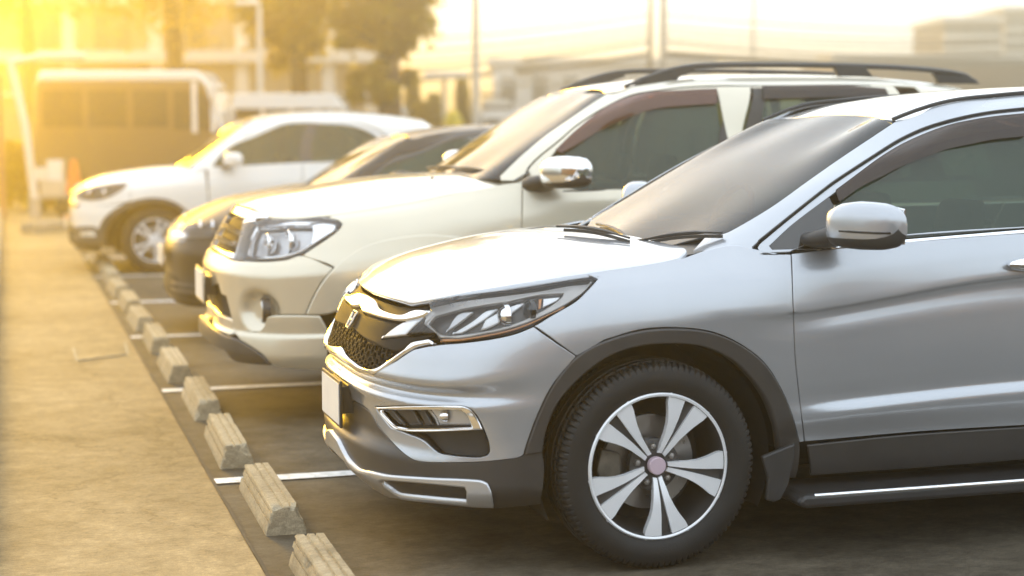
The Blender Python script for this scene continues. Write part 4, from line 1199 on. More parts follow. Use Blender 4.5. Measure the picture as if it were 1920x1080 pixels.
    c.panel(B, 'bumper_bar', [('C', .53), ('C', .475), (404, 616), (427, 630), (437, 622), (434, 600), (410, 590)], P, how='joint', off=-.004, depth=.03, edge=.006)
    c.panel(B, 'front_door', [(980, 338), (979.5, 400), (979, 425), ('T', 1.575, .8), ('T', 1.62, .42), ('T', 2.68, .42), ('T', 2.73, .8), ('T', 2.75, 9), ('T', 2.3, 9), ('T', 1.95, 9), ('T', 1.72, 9)], P)
    c.panel(B, 'rear_door', [('T', 2.69, .42), ('T', 3.2, .42)] + arc(W2, WZ, .50, 172, 128, 6) + [('T', 3.52, 1.0), ('T', 3.6, 9), ('T', 3.2, 9), ('T', 2.76, 9), ('T', 2.74, .8)], P)
    c.panel(B, 'rear_quarter', arc(W2, WZ, .50, 126, 30, 9) + [('T', 4.2, .7), ('T', 4.2, 9), ('T', 3.9, 9), ('T', 3.61, 9), ('T', 3.53, 1.0)], P)
    c.panel(B, 'tail_light', [('T', 4.205, .85), ('T', 4.35, .85), ('T', 4.35, 9), ('T', 4.205, 9)], M['red_lens'])
    c.panel(B, 'tailgate', [('T', 4.355, .78), ('T', 4.6, .78), ('T', 4.6, 9), ('T', 4.355, 9)], P, fine=.03)
    c.panel(B, 'rear_bumper', [('T', 4.1, .36), ('T', 4.6, .36), ('T', 4.6, .77), ('T', 4.36, .77), ('T', 4.35, .84), ('T', 4.21, .84)], P, fine=.03)
    c.panel(B, 'rocker_trim', [('T', 1.55, .41), ('T', 3.2, .41), ('T', 3.2, .32), ('T', 1.55, .32)], M['cladding'], off=.004)
    S = c.S['B']
    tt = [0, .05, .1, .15, .2, .25, .3, .35, .4, .5, .6, .7, .8, .9, 1.0, 1.1, 1.2, 1.3, 1.4, 1.5]
    E_ = [S.pos(float(S.u_of(t)), S.v1)[0] for t in tt]
    c.panel('H', 'bonnet', [('X', p[0], p[1]) for p in E_] + [('X', 1.53, .70), ('X', 1.50, .60), ('X', 1.43, .4), ('X', 1.39, .2), ('X', 1.38, 0)], P, how='joint', step=.03, edge=.004, gap=.003)
    V = []
    for y in np.linspace(-.80, .80, 25):
        k = (abs(y) / .8) ** 2
        V += [(1.36 + .14 * k, y, 1.235), (1.42 + .14 * k, y, 1.232), (1.48 + .16 * k, y, 1.27 + .01 * k)]
    m = MB(); m.add(V, [(3 * i + j, 3 * i + j + 1, 3 * i + j + 4, 3 * i + j + 3) for i in range(24) for j in range(2)])
    m.build('cowl', M['plastic'], rt, smooth=60)
    # headlight
    hl = c.group_pair('headlight')
    HL = [(456, 415), (495, 411), (533, 405), (576, 404), (615, 408), (634, 413), (641, 420), (635, 430), (613, 447), (584, 466), (564, 478.5), (539, 485), (503, 489), (462, 489), (436, 486), (441, 474), (450, 441)]
    c.panel(B, 'lamp_lens', HL, M['lens'], parent=hl, off=.004, depth=.018, edge=.006, fine=.012)
    c.panel(B, 'lamp_bowl', HL, M['satin'], parent=hl, off=-.055, depth=-.045, fine=.015)
    c.panel(B, 'lamp_bezel', [(470, 420), (540, 411), (600, 411), (630, 418), (626, 430), (600, 448), (565, 470), (530, 480), (480, 483), (450, 481), (460, 440)], M['chrome'],
            [[(478, 424), (540, 417), (580, 417), (584, 430), (580, 455), (560, 466), (530, 474), (480, 477), (462, 476), (468, 444)]], parent=hl, off=-.014, depth=.03, edge=.006, fine=.012)
    c.panel(B, 'indicator_lamp', [(585, 420), (622, 420), (618, 430), (598, 444), (584, 452)], M['amber'], parent=hl, off=-.018, fine=.012)
    for px, py, rr in ((502, 452, .052), (545, 447, .055)):
        p = c.xyz(B, (px, py), -.045)
        def pr(m, s, p=p, rr=rr):
            m.lathe([(rr * 1.25, -.03), (rr * 1.15, -.035), (rr * .95, -.005), (rr * .6, .012), (rr * .25, .018), (rr * .25, -.02), (0, -.028)], 28, 'X', (p[0], -p[1] * s, p[2]))
        c.both('lamp_reflector', pr, M['chrome'], hl, smooth=40)
    # grille with two beaded bars
    gr = empty('grille', parent=rt)
    c.panel(B, 'grille_shell', [('C', .84), ('C', 1.075), ('T', .1, 1.06), ('T', .19, 1.055), (453, 415), (449, 441), (440, 476), (434, 485), (419, 478)], M['grille_black'], how='joint', parent=gr, off=-.03, depth=.02)
    c.panel(B, 'grille_surround', [('C', 1.04), ('C', 1.085), ('T', .1, 9), ('T', .2, 9), ('T', .26, 9), (472, 412), (456, 416), ('T', .2, 1.02), ('T', .1, 1.03)], M['chrome'], how='joint', parent=gr, off=.002, depth=.03, edge=.006)
    c.panel(B, 'grille_surround', [('C', .845), ('C', .865), (423, 471), (440, 474), (436, 485), (419, 478)], M['chrome'], how='joint', parent=gr, off=.002, depth=.03, edge=.005)
    for z in (.905, .975):
        m = MB()
        us = np.linspace(-.42, .42, 43)
        v = S.tz(0, z)[1]
        for k, u in enumerate(us):
            p = S.pos(u, v)[0]; n = S.normal(np.array([u]), np.array([v]))[0]
            q = p - n * .004
            m.box((q[0], q[1], q[2] + .0), (.014, .009, .030))
        m.tube([tuple(S.pos(u, v)[0] - S.normal(np.array([u]), np.array([v]))[0] * .012) for u in us], .011, seg=6)
        m.build('grille_bar', M['chrome'], gr, smooth=50)
    # fog lamp in its pod
    fg = c.group_pair('fog_lamp')
    p = c.xyz(B, (484, 582), -.01)
    def fl(m, s): m.lathe([(.058, .03), (.056, -.010), (.050, -.014), (.046, .004), (.03, .012), (0, .014)], 28, 'X', (p[0] + .02, -p[1] * s, p[2]))
    c.both('fog_lens', fl, M['chrome'], fg, smooth=40)
    def fr_(m, s): m.lathe([(.066, .03), (.066, -.006), (.058, -.012), (.056, .02)], 28, 'X', (p[0] + .02, -p[1] * s, p[2]))
    c.both('fog_ring', fr_, M['cladding'], fg, smooth=40)
    # plate
    pl = empty('number_plate', parent=rt)
    m = MB(); m.box((-.005, 0, .66), (.010, .37, .185)); m.build('plate_frame', M['chrome'], pl, bevel=.003)
    m = MB(); m.box((-.012, 0, .66), (.004, .335, .15)); m.build('plate_sheet', M['white_plastic'], pl)
    m = MB(); m.box((.03, 0, .66), (.07, .30, .10)); m.build('plate_bracket', M['plastic'], pl)
    # greenhouse
    ws = [(1138, 176), (1117, 189), (1069, 222), (1021, 255.5), (972.5, 296), (937, 329)]
    c.panel(G, 'windscreen', [('G', 0, 2.0), ('G', .6, 2.0), (1093, 173)] + ws + [('G', 2, .1), ('G', 1, .07), ('G', 0, .05)], M['windshield'], how='joint', off=-.003, step=.05, fine=.02)
    seam = [(1362, 160), (1295, 162.5), (1230, 169), (1180, 178.5), (1129, 203), (1081, 234), (1045, 265), (1009, 294), (989, 316), (982, 336)]
    c.panel(G, 'roof_side', [('G', 2.2, .02), (937, 330)] + ws[::-1][1:] + [('G', 3, 2.97), ('G', 3.6, 2.98), ('G', 4.5, 2.98), ('G', 6, 2.98), ('G', 7.4, 2.98), ('G', 7.6, 2), ('G', 7.6, 1), ('G', 7.5, .1), ('G', 7.0, .1), ('G', 6.9, 1), ('G', 6.8, 2), ('G', 6, 2.06), ('G', 5.2, 2.05)] + seam + [('G', 2.8, .02)], P, fine=.014)
    wo = [(1344, 167.5), (1295, 169.5), (1214, 176.5), (1147, 197.5), (1080, 246.5), (1041, 283)]
    c.panel(G, 'door_frame', [(983, 337), (990, 317), (1010, 295), (1046, 266), (1082, 235), (1130, 204), (1181, 179.5), (1231, 170), (1295, 163.5), (1362, 161), ('G', 5.2, 2.03), ('G', 6, 2.04), ('G', 6.6, 2), ('G', 6.7, 1), ('G', 6.7, .12), ('G', 5, .05), ('G', 4, .05), ('G', 3.2, .04)], P,
            [wo + [(1012, 325), (1004, 345), (1012, 358), (1060, 359), (1180, 355), ('G', 4.5, .10), ('G', 4.96, .10), ('G', 4.93, 1.0)], [('G', 5.06, 1.95), ('G', 6, 1.95), ('G', 6.5, 1.85), ('G', 6.6, 1), ('G', 6.6, .15), ('G', 5.08, .13), ('G', 5.07, 1)]], off=-.003, fine=.014)
    c.panel(G, 'side_window', [(1342, 171), (1295, 172), (1214, 180), (1147, 201), (1080, 250), (1045, 284), (1014, 326), (1006, 345), (1013, 356), (1060, 357), (1180, 353), ('G', 4.5, .12), ('G', 4.94, .12), ('G', 4.90, 1.0)], M['tint'], off=-.014, fine=.02, step=.05)
    c.panel(G, 'side_window', [('G', 5.10, 1.93), ('G', 6, 1.93), ('G', 6.48, 1.8), ('G', 6.57, 1), ('G', 6.57, .17), ('G', 5.12, .15), ('G', 5.11, 1)], M['tint'], off=-.014, fine=.03, step=.05)
    c.panel(G, 'window_pillar', [('G', 4.85, 1.95), ('G', 4.96, 1.97), ('G', 4.97, .12), ('G', 4.86, .12)], M['cladding'], off=-.004)
    c.panel(G, 'window_pillar', [('G', 5.09, 1.94), ('G', 5.24, 1.95), ('G', 5.24, .15), ('G', 5.10, .15)], M['cladding'], off=-.004)
    c.panel(G, 'window_visor', [(1344, 167.5), (1295, 169.5), (1214, 176.5), (1147, 197.5), (1080, 246.5), (1041, 283), (1052, 289), (1080, 273), (1134, 240), (1214, 208), (1295, 199), (1344, 196)], M['visor_red'], off=.012, depth=.012, fine=.014)
    c.panel(G, 'window_visor', [('G', 5.2, 1.96), ('G', 6, 1.97), ('G', 6.5, 1.88), ('G', 6.52, 1.65), ('G', 6, 1.68), ('G', 5.2, 1.66)], M['visor'], off=.012, depth=.012, fine=.03)
    c.panel(G, 'belt_trim', [(1033, 357), (1180, 352.5), ('G', 4.5, .11), ('G', 5, .11), ('G', 6.6, .14), ('G', 6.6, .09), ('G', 5, .06), ('G', 4.5, .06), (1180, 357), (1033, 361)], M['seal'], off=.003)
    c.strip(G, 'door_seal', [('G', 6.4, 2.05), ('G', 6, 2.055), ('G', 5.2, 2.04)] + seam, M['seal'], .003, off=-.003)
    gk = [c.S['G'].pos(*c.S['G'].cl(k, 3))[0] for k in (3, 3.5, 4, 5, 6, 7, 7.5)]
    c.panel('R', 'roof', [('X', 2.205, 0), ('X', 2.195, .34), ('X', 2.16, .5), ('X', 2.20, .588)] + [('X', p[0], p[1] - .004) for p in gk] + [('X', 4.32, .45), ('X', 4.38, 0)], P, how='joint', step=.05, fine=.025)
    c.panel(G, 'rear_window', [('G', 8.05, .25), ('G', 10, .25), ('G', 10, 1.9), ('G', 8.2, 1.9)], M['tint'], fine=.06, step=.1)
    c.panel(G, 'rear_pillar', [('G', 7.52, .02), ('G', 10, .02), ('G', 10, .24), ('G', 8.04, .24), ('G', 8.19, 1.91), ('G', 10, 1.91), ('G', 10, 3), ('G', 7.42, 2.98), ('G', 7.62, 2), ('G', 7.62, 1)], P, fine=.05, step=.08)
    c.panel(G, 'quarter_window', [('G', 6.95, .2), ('G', 7.45, .2), ('G', 7.52, 1), ('G', 7.5, 1.8), ('G', 6.85, 1.85), ('G', 6.95, 1)], M['tint'], off=-.01, fine=.05, step=.08)
    # roof rails
    def rail(m, s):
        p = [(2.26, .545, 1.735), (2.40, .548, 1.785), (2.52, .55, 1.822), (2.66, .55, 1.848), (2.9, .55, 1.858), (3.4, .55, 1.862), (3.9, .54, 1.855), (4.25, .52, 1.836), (4.42, .50, 1.812), (4.50, .49, 1.78)]
        q = resample(np.array(p), .05, closed=False, corner=80)
        m.tube([(a[0], s * a[1], a[2]) for a in q], [.012] * 2 + [.020] * (len(q) - 4) + [.012] * 2, seg=10, flat=.8)
    rr_ = c.group_pair('roof_rail')
    c.both('rail_bar', rail, M['cladding'], rr_, smooth=50)
    for poly, y0, y1 in (([(2.24, 1.735), (2.45, 1.80), (2.66, 1.845), (2.68, 1.82), (2.58, 1.79), (2.56, 1.765)], .533, .567), ([(3.52, 1.86), (3.72, 1.86), (3.78, 1.80), (3.56, 1.80)], .53, .567), ([(4.18, 1.845), (4.36, 1.83), (4.52, 1.765), (4.24, 1.765), (4.22, 1.80)], .48, .52)):
        c.both('rail_foot', lambda m, s: m.prism(poly, s * y0, s * y1, 'Y'), M['cladding'], rr_, bevel=.006)
    # mirror
    mr = c.group_pair('door_mirror')
    secs = [(.954, 1.70, 1.268, .001, .001), (.955, 1.70, 1.268, .02, .03), (.962, 1.705, 1.270, .07, .06), (.985, 1.715, 1.274, .088, .076), (1.03, 1.735, 1.280, .098, .084), (1.08, 1.760, 1.282, .098, .084), (1.12, 1.785, 1.280, .088, .076), (1.145, 1.80, 1.278, .06, .055), (1.152, 1.805, 1.276, .02, .03), (1.153, 1.805, 1.276, .001, .001)]
    c.both('mirror_cap', lambda m, s: loft(m, secs, 40, 3.4, s, arcs=(-27, 207)), M['chrome'], mr, smooth=50)
    c.both('mirror_base', lambda m, s: loft(m, [(a, b, d, e - .002, f - .002) for a, b, d, e, f in secs], 40, 3.4, s, arcs=(207, 333)), M['cladding'], mr, smooth=50)
    def arm(m, s): loft(m, [(.855, 1.66, 1.215, .09, .045), (.90, 1.665, 1.222, .085, .042), (.96, 1.69, 1.235, .07, .035), (1.0, 1.71, 1.24, .05, .03)], 24, 2.4, s)
    c.both('mirror_arm', arm, M['cladding'], mr, smooth=50)
    # wipers
    a, b = c.at(800, 318, -.45), c.at(905, 318, .30)
    wiper(c, c.at(845, 318, .05), c.at(935, 331, .66), .012); wiper(c, c.at(800, 318, -.40), c.at(880, 322, .25), .012)
    for yy in (.42, -.42):
        m = MB(); m.lathe([(.012, 0), (.011, .008), (0, .014)], 10, 'Z', (1.20, -yy, 1.232)); m.build('washer_nozzle', M['plastic'], rt, smooth=40)
    m = MB(); m.box((2.3, 0, .45), (4.0, 1.25, .2)); m.build('underbody', M['inner'], rt)
    m = MB(); m.box((.65, 0, .65), (.6, 1.1, .6)); m.build('engine_bay', M['inner'], rt)
    m = MB(); m.box((3.0, 0, .68), (3.0, 1.66, .42)); m.build('cabin_floor', M['inner'], rt)
    liner(c, W, WZ + .02, .46); liner(c, W2, WZ + .02, .46)
    for s in (-1, 1):
        for x in (W, W2): wheel(c, x, WZ, s * .785, s, .385, .24, .235, ten_spokes, spin=R(20), cap='machined')
    interior(c, 1.75, 2.45, 1.20, .74, 1.42)
    return c
second_car = second()
# ------------------------------------------------------------------ dark hatchback and white crossover, farther along the row
def third():
    O = [(0, .02, 0), (.1, .04, .30), (.2, .09, .50), (.3, .17, .63), (.4, .28, .72), (.5, .41, .78), (.6, .56, .82), (.8, .8, .845), (1.0, 1.0, .85), (2.0, 2.0, .85), (3.0, 3.0, .85), (3.5, 3.55, .83), (3.8, 3.9, .74), (3.95, 4.03, .55), (4.1, 4.08, .3), (4.2, 4.09, 0)]
    rows = [
        ([(0, .20), (.5, .20), (1.2, .22), (4.2, .28)], [(0, .05), (.5, .05), (4.2, .07)]),
        ([(0, .30), (.5, .30), (1.2, .32), (4.2, .38)], [(0, .0), (.5, .0), (1.2, .02), (4.2, .02)]),
        ([(0, .42), (.5, .43), (1.2, .45), (4.2, .5)], [(0, .02), (.5, .006), (4.2, .0)]),
        ([(0, .56), (.5, .58), (1.2, .60), (4.2, .64)], [(0, .01), (.5, .0), (4.2, .0)]),
        ([(0, .66), (.5, .68), (1.2, .72), (4.2, .76)], [(0, .03), (.5, .02), (1.2, .0), (4.2, .03)]),
        ([(0, .73), (.5, .76), (1.2, .84), (2.5, .88), (4.2, .9)], [(0, .07), (.5, .05), (1.2, .012), (4.2, .05)]),
        ([(0, .79), (.3, .80), (.5, .84), (.8, .90), (1.2, .985), (1.5, 1.02), (2.5, 1.04), (4.2, 1.06)], [(0, .12), (.5, .11), (.8, .10), (1.2, .09), (1.5, .04), (4.2, .08)])]
    hood = ([(.12, .77), (.16, .805), (.25, .865), (.35, .91), (.5, .965), (.7, 1.010), (.9, 1.045), (1.1, 1.070), (1.4, 1.09)], [(.12, .6, .03), (.5, .72, .09), (.9, .76, .11), (1.3, .79, .08)], 2.6, .12, 1.4, .95)
    roof = ([(1.75, 1.40), (1.9, 1.455), (2.1, 1.497), (2.4, 1.522), (2.8, 1.525), (3.3, 1.49), (3.8, 1.42)], [(1.7, .52, .03), (2.5, .54, .03), (3.8, .5, .04)], 2.2, 1.75, 3.8, .75)
    net = [[(1.05, 0, 1.02), (1.11, .4, 1.02), (1.22, .69, 1.03), (1.36, .78, 1.01), (1.9, .81, 1.02), (2.5, .81, 1.03), (3.0, .80, 1.05), (3.6, .74, 1.08), (3.9, .60, 1.09), (3.98, .3, 1.09), (4.0, 0, 1.09)],
           [(1.45, 0, 1.25), (1.46, .36, 1.245), (1.49, .60, 1.235), (1.56, .68, 1.21), (1.95, .735, 1.22), (2.5, .745, 1.24), (3.0, .735, 1.25), (3.55, .68, 1.26), (3.82, .54, 1.26), (3.9, .28, 1.26), (3.92, 0, 1.26)],
           [(1.86, 0, 1.443), (1.85, .32, 1.435), (1.80, .51, 1.415), (1.86, .585, 1.375), (2.1, .63, 1.425), (2.5, .645, 1.44), (3.0, .64, 1.435), (3.5, .6, 1.41), (3.72, .48, 1.40), (3.8, .26, 1.41), (3.82, 0, 1.415)],
           [(1.98, 0, 1.478), (1.97, .3, 1.472), (1.90, .49, 1.435), (1.97, .52, 1.445), (2.2, .535, 1.480), (2.5, .54, 1.495), (3.0, .54, 1.485), (3.45, .51, 1.455), (3.62, .42, 1.435), (3.68, .24, 1.445), (3.7, 0, 1.45)]]
    c = Car('dark_hatchback', 1.10, 12.7, O, rows, hood, roof, net, 'dark hatchback tucked between the pearl white SUV and the white crossover', 'car', 'cars parked nose out in the bays')
    plain(c, M['dark_paint'], .80, 2.50, .315, .36, [(348, 446), (352, 432), (362, 420), (385, 408), (412, 399), (430, 396), (424, 412), (410, 430), (396, 447), (375, 449)], ('C', .44), plate_z=.55, roof_paint=M['white_paint'] if False else M['dark_paint'])
    c.panel('B', 'fog_slat', [('T', .1, .30), ('T', .3, .30), ('T', .3, .325), ('T', .1, .325)], M['cladding'], off=.006)
    c.panel('B', 'fog_slat', [('T', .1, .35), ('T', .3, .35), ('T', .3, .375), ('T', .1, .375)], M['cladding'], off=.006)
    return c

def fourth():
    O = [(0, .02, 0), (.1, .035, .30), (.2, .08, .52), (.3, .16, .68), (.4, .26, .78), (.5, .38, .84), (.6, .52, .87), (.8, .78, .895), (1.0, 1.0, .90), (2.0, 2.0, .90), (3.0, 3.0, .90), (3.5, 3.55, .88), (3.8, 3.98, .80), (4.0, 4.18, .6), (4.2, 4.26, .3), (4.3, 4.27, 0)]
    rows = [
        ([(0, .22), (.5, .22), (1.2, .24), (4.3, .30)], [(0, .06), (.5, .05), (4.3, .07)]),
        ([(0, .32), (.5, .32), (1.2, .34), (4.3, .38)], [(0, .0), (.5, .0), (1.2, .03), (4.3, .02)]),
        ([(0, .45), (.5, .45), (1.2, .47), (4.3, .5)], [(0, .012), (.5, .006), (1.2, .01), (4.3, .0)]),
        ([(0, .58), (.5, .59), (1.2, .60), (4.3, .64)], [(0, .012), (.5, .002), (4.3, .0)]),
        ([(0, .70), (.5, .72), (1.2, .74), (4.3, .78)], [(0, .02), (.5, .01), (1.2, .0), (4.3, .03)]),
        ([(0, .80), (.5, .84), (1.2, .90), (2.5, .92), (4.3, .95)], [(0, .06), (.5, .03), (1.2, .008), (4.3, .05)]),
        ([(0, .87), (.3, .88), (.5, .91), (.8, .965), (1.2, 1.04), (1.5, 1.075), (2.5, 1.11), (4.3, 1.14)], [(0, .12), (.5, .10), (.8, .095), (1.2, .085), (1.5, .045), (4.3, .08)])]
    hood = ([(.12, .85), (.16, .885), (.25, .945), (.35, .985), (.5, 1.02), (.7, 1.05), (.9, 1.075), (1.1, 1.09), (1.4, 1.10)], [(.12, .65, .02), (.5, .76, .08), (.9, .80, .075), (1.3, .82, .05)], 2.6, .12, 1.4, .95)
    roof = ([(1.85, 1.55), (2.0, 1.605), (2.2, 1.645), (2.5, 1.670), (2.9, 1.675), (3.4, 1.64), (3.8, 1.58), (4.1, 1.50)], [(1.8, .55, .03), (2.5, .58, .03), (4.0, .52, .04)], 2.2, 1.85, 4.1, .8)
    net = [[(1.05, 0, 1.04), (1.11, .4, 1.04), (1.22, .73, 1.06), (1.36, .82, 1.06), (1.9, .85, 1.08), (2.5, .85, 1.10), (3.1, .84, 1.12), (3.7, .78, 1.14), (4.05, .62, 1.15), (4.15, .3, 1.15), (4.18, 0, 1.15)],
           [(1.50, 0, 1.32), (1.51, .36, 1.315), (1.545, .64, 1.305), (1.62, .72, 1.29), (2.0, .775, 1.30), (2.5, .785, 1.32), (3.1, .775, 1.33), (3.65, .71, 1.33), (3.95, .56, 1.33), (4.05, .28, 1.33), (4.08, 0, 1.33)],
           [(1.96, 0, 1.582), (1.95, .34, 1.575), (1.90, .54, 1.55), (1.96, .625, 1.50), (2.2, .67, 1.545), (2.6, .685, 1.56), (3.1, .68, 1.555), (3.6, .63, 1.52), (3.85, .5, 1.49), (3.93, .26, 1.50), (3.96, 0, 1.505)],
           [(2.10, 0, 1.625), (2.09, .32, 1.62), (2.02, .525, 1.578), (2.10, .56, 1.592), (2.3, .575, 1.628), (2.6, .58, 1.643), (3.1, .58, 1.635), (3.55, .55, 1.59), (3.75, .45, 1.555), (3.83, .25, 1.565), (3.85, 0, 1.57)]]
    c = Car('white_crossover', .59, 18.15, O, rows, hood, roof, net, 'white crossover farthest along the row, with thin-spoke alloy wheels', 'car', 'cars parked nose out in the bays')
    plain(c, M['white_paint'], .845, 2.58, .338, .40, [(137, 364), (150, 356), (169, 351), (205, 346), (240, 344), (232, 354), (214, 365), (190, 374), (165, 376), (145, 372)], ('C', .44), plate_z=.5, clad=True)
    return c

def plain(c, P, W, WB, r, rim_r, lamp, intake, plate_z, roof_paint=None, clad=False):
    B, G = 'B', 'G'; rt = c.root; W2 = W + WB; ra = r + .06; S = c.S['B']
    L = c.o[1] * 0
    rear = S.tt[-1]; low = .46 if clad else .25
    inn = [('T', .26, 9)]
    rear_lamp = lamp
    c.panel(B, 'front_bumper', [('C', low + .02), ('C', .70), ('T', .25, .70), ('T', .45, .70), ('T', .62, .72)] + arc(W, r, ra + .02, 130, 172, 5) + [('T', W - ra - .02, low), ('T', .3, low)], P, how='joint', fine=.025)
    c.panel(B, 'lower_bumper', [('C', .22), ('C', low + .018), ('T', .3, low - .002), ('T', W - ra - .022, low - .002), ('T', W - ra - .02, .24), ('T', .4, .0), ('T', .2, .0)], M['cladding'] if clad else P, how='joint', fine=.025)
    c.panel(B, 'nose_panel', [('C', .70), ('C', 9), ('T', .1, 9), ('T', .2, 9), ('T', .35, 9), ('T', .55, 9), ('T', .66, 9), ('T', .66, .74), ('T', .45, .70), ('T', .25, .70)], P, [lamp] if False else [], how='joint', fine=.025)
    c.panel(B, 'fender', [('T', .662, 9), ('T', .8, 9), ('T', 1.0, 9), ('T', 1.2, 9), ('T', 1.36, 9), ('T', 1.38, .8), ('T', 1.39, .40)] + arc(W, r, ra + .02, 2, 128, 12) + [('T', .662, .74)], P)
    c.panel(B, 'front_door', [('T', 1.385, 9), ('T', 1.387, .8), ('T', 1.395, .40), ('T', 2.32, .40), ('T', 2.36, .8), ('T', 2.38, 9), ('T', 1.8, 9)], P)
    c.panel(B, 'rear_door', [('T', 2.325, .40), ('T', W2 - .6, .40)] + arc(W2, r, ra + .03, 172, 128, 6) + [('T', W2 - .18, .95), ('T', W2 - .12, 9), ('T', 2.8, 9), ('T', 2.385, 9), ('T', 2.365, .8)], P)
    c.panel(B, 'rear_quarter', arc(W2, r, ra + .03, 126, 20, 9) + [('T', W2 + .5, .7), ('T', rear, .7), ('T', rear, 9), ('T', W2 + .4, 9), ('T', W2 - .115, 9), ('T', W2 - .175, .95)], P, fine=.03)
    c.panel(B, 'rear_bumper', arc(W2, r, ra + .03, 18, -8, 3) + [('T', rear, .32), ('T', rear, .695), ('T', W2 + .5, .695)], M['cladding'] if clad else P, fine=.03)
    c.panel(B, 'rocker_trim', [('T', 1.38, .395), ('T', W2 - .5, .395), ('T', W2 - .5, .26), ('T', 1.38, .26)], M['cladding'] if clad else P, off=.004)
    if clad:
        for w in (W, W2): c.panel(B, 'wheel_arch_trim', arc(w, r, ra + .045, 188, -8, 22) + arc(w, r, ra - .02, -8, 188, 22), M['cladding'], off=.010, depth=.05, edge=.006)
        c.panel(B, 'fog_surround', [(138, 447), (148, 424), (178, 424), (184, 432), (190, 447), (186, 462), (150, 460)], M['cladding'], off=.008, edge=.004, depth=.02)
        c.panel(B, 'fog_lens', [(152, 432), (176, 432), (181, 444), (152, 444)], M['chrome'], off=.012, edge=.003)
    E_ = [S.pos(float(S.u_of(t)), S.v1)[0] for t in (0, .05, .1, .15, .2, .25, .3, .35, .4, .5, .6, .7, .8, .9, 1.0, 1.1, 1.2, 1.3)]
    c.panel('H', 'bonnet', [('X', p[0], p[1]) for p in E_] + [('X', 1.27, .68), ('X', 1.2, .5), ('X', 1.14, .3), ('X', 1.12, 0)], P, how='joint', step=.04, edge=.004, gap=.003, fine=.02)
    m = MB(); V = []
    for y in np.linspace(-.76, .76, 17):
        k = (abs(y) / .76) ** 2
        z = c.S['G'].N[0, 0, 2]
        V += [(1.09 + .12 * k, y, z - .01), (1.15 + .12 * k, y, z + .0), (1.25 + .14 * k, y, z + .06)]
    m.add(V, [(3 * i + j, 3 * i + j + 1, 3 * i + j + 4, 3 * i + j + 3) for i in range(16) for j in range(2)]); m.build('cowl', M['plastic'], rt, smooth=60)
    hl = c.group_pair('headlight')
    c.panel(B, 'lamp_lens', lamp, M['lens'], parent=hl, off=.016, depth=.02, edge=.004, fine=.02)
    c.panel(B, 'lamp_bowl', lamp, M['rim_dark'], parent=hl, off=.004, depth=.01, fine=.02)
    a = np.array(lamp); cx, cy_ = a.mean(0)
    for k in (-.35, .2):
        w = a[:, 0].max() - a[:, 0].min()
        p = c.xyz(B, (cx + k * w * .5, cy_ + 3), .008)
        def pr(m, s, p=p): m.lathe([(.05, .01), (.045, -.004), (.03, -.006), (0, .004)], 20, 'X', (p[0], -p[1] * s, p[2]))
        c.both('lamp_reflector', pr, M['chrome'], hl, smooth=40)
    gr = empty('grille', parent=rt)
    c.panel(B, 'grille_shell', [('C', .66), ('C', .76), ('T', .15, .755), ('T', .24, .74), ('T', .22, .67), ('T', .1, .66)], M['gloss_black'], how='joint', parent=gr, off=.004)
    c.panel(B, 'chrome_bar', [('C', .70), ('C', .73), ('T', .15, .73), ('T', .24, .725), ('T', .24, .705), ('T', .15, .70)], M['chrome'], how='joint', parent=gr, off=.012, edge=.003)
    c.panel(B, 'air_intake', [('C', .28), ('C', .42), ('T', .14, .42), ('T', .18, .38), ('T', .16, .30), ('T', .1, .28)], M['inner'], how='joint', off=.004)
    pl = empty('number_plate', parent=rt)
    m = MB(); m.box((-.006, 0, plate_z), (.008, .35, .16)); m.build('plate_frame', M['chrome'], pl)
    m = MB(); m.box((-.012, 0, plate_z), (.003, .32, .135)); m.build('plate_sheet', M['white_plastic'], pl)
    RP = roof_paint or P
    c.panel(G, 'windscreen', [('G', 0, 2), ('G', 1, 2), ('G', 1.95, 2), ('G', 1.95, 1), ('G', 1.95, .1), ('G', 1, .06), ('G', 0, .05)], M['windshield'], how='joint', off=-.003, step=.06, fine=.03)
    c.panel(G, 'roof_side', [('G', 1.97, .02), ('G', 1.97, 1), ('G', 1.97, 2), ('G', 2.3, 2.6), ('G', 3, 2.97), ('G', 4.5, 2.98), ('G', 6, 2.98), ('G', 7.3, 2.98), ('G', 7.4, 2), ('G', 7.4, 1), ('G', 7.3, .05), ('G', 6.75, .05), ('G', 6.6, .8), ('G', 6.3, 1.5), ('G', 5.8, 2.0), ('G', 5, 2.08), ('G', 4, 2.05), ('G', 3.3, 1.98), ('G', 2.85, 1.55), ('G', 2.8, 1.0), ('G', 2.8, .02)], RP, fine=.02)
    c.panel(G, 'door_frame', [('G', 2.83, .02), ('G', 2.83, 1.0), ('G', 2.9, 1.5), ('G', 3.35, 1.95), ('G', 4, 2.02), ('G', 5, 2.05), ('G', 5.75, 1.97), ('G', 6.25, 1.5), ('G', 6.55, .8), ('G', 6.7, .05)], RP if clad else M['gloss_black'], [[('G', 3.1, .12), ('G', 3.05, .6), ('G', 3.08, 1.2), ('G', 3.45, 1.78), ('G', 4, 1.86), ('G', 5, 1.90), ('G', 5.65, 1.82), ('G', 6.12, 1.4), ('G', 6.4, .7), ('G', 6.5, .13)]], off=-.002, fine=.02)
    c.panel(G, 'side_window', [('G', 3.12, .13), ('G', 3.07, .6), ('G', 3.10, 1.2), ('G', 3.46, 1.76), ('G', 4, 1.84), ('G', 4.75, 1.88), ('G', 4.78, .13)], M['tint'], off=-.01, fine=.03, step=.06)
    c.panel(G, 'side_window', [('G', 4.98, .13), ('G', 4.95, 1.88), ('G', 5.63, 1.80), ('G', 6.10, 1.4), ('G', 6.38, .7), ('G', 6.48, .14)], M['tint'], off=-.01, fine=.03, step=.06)
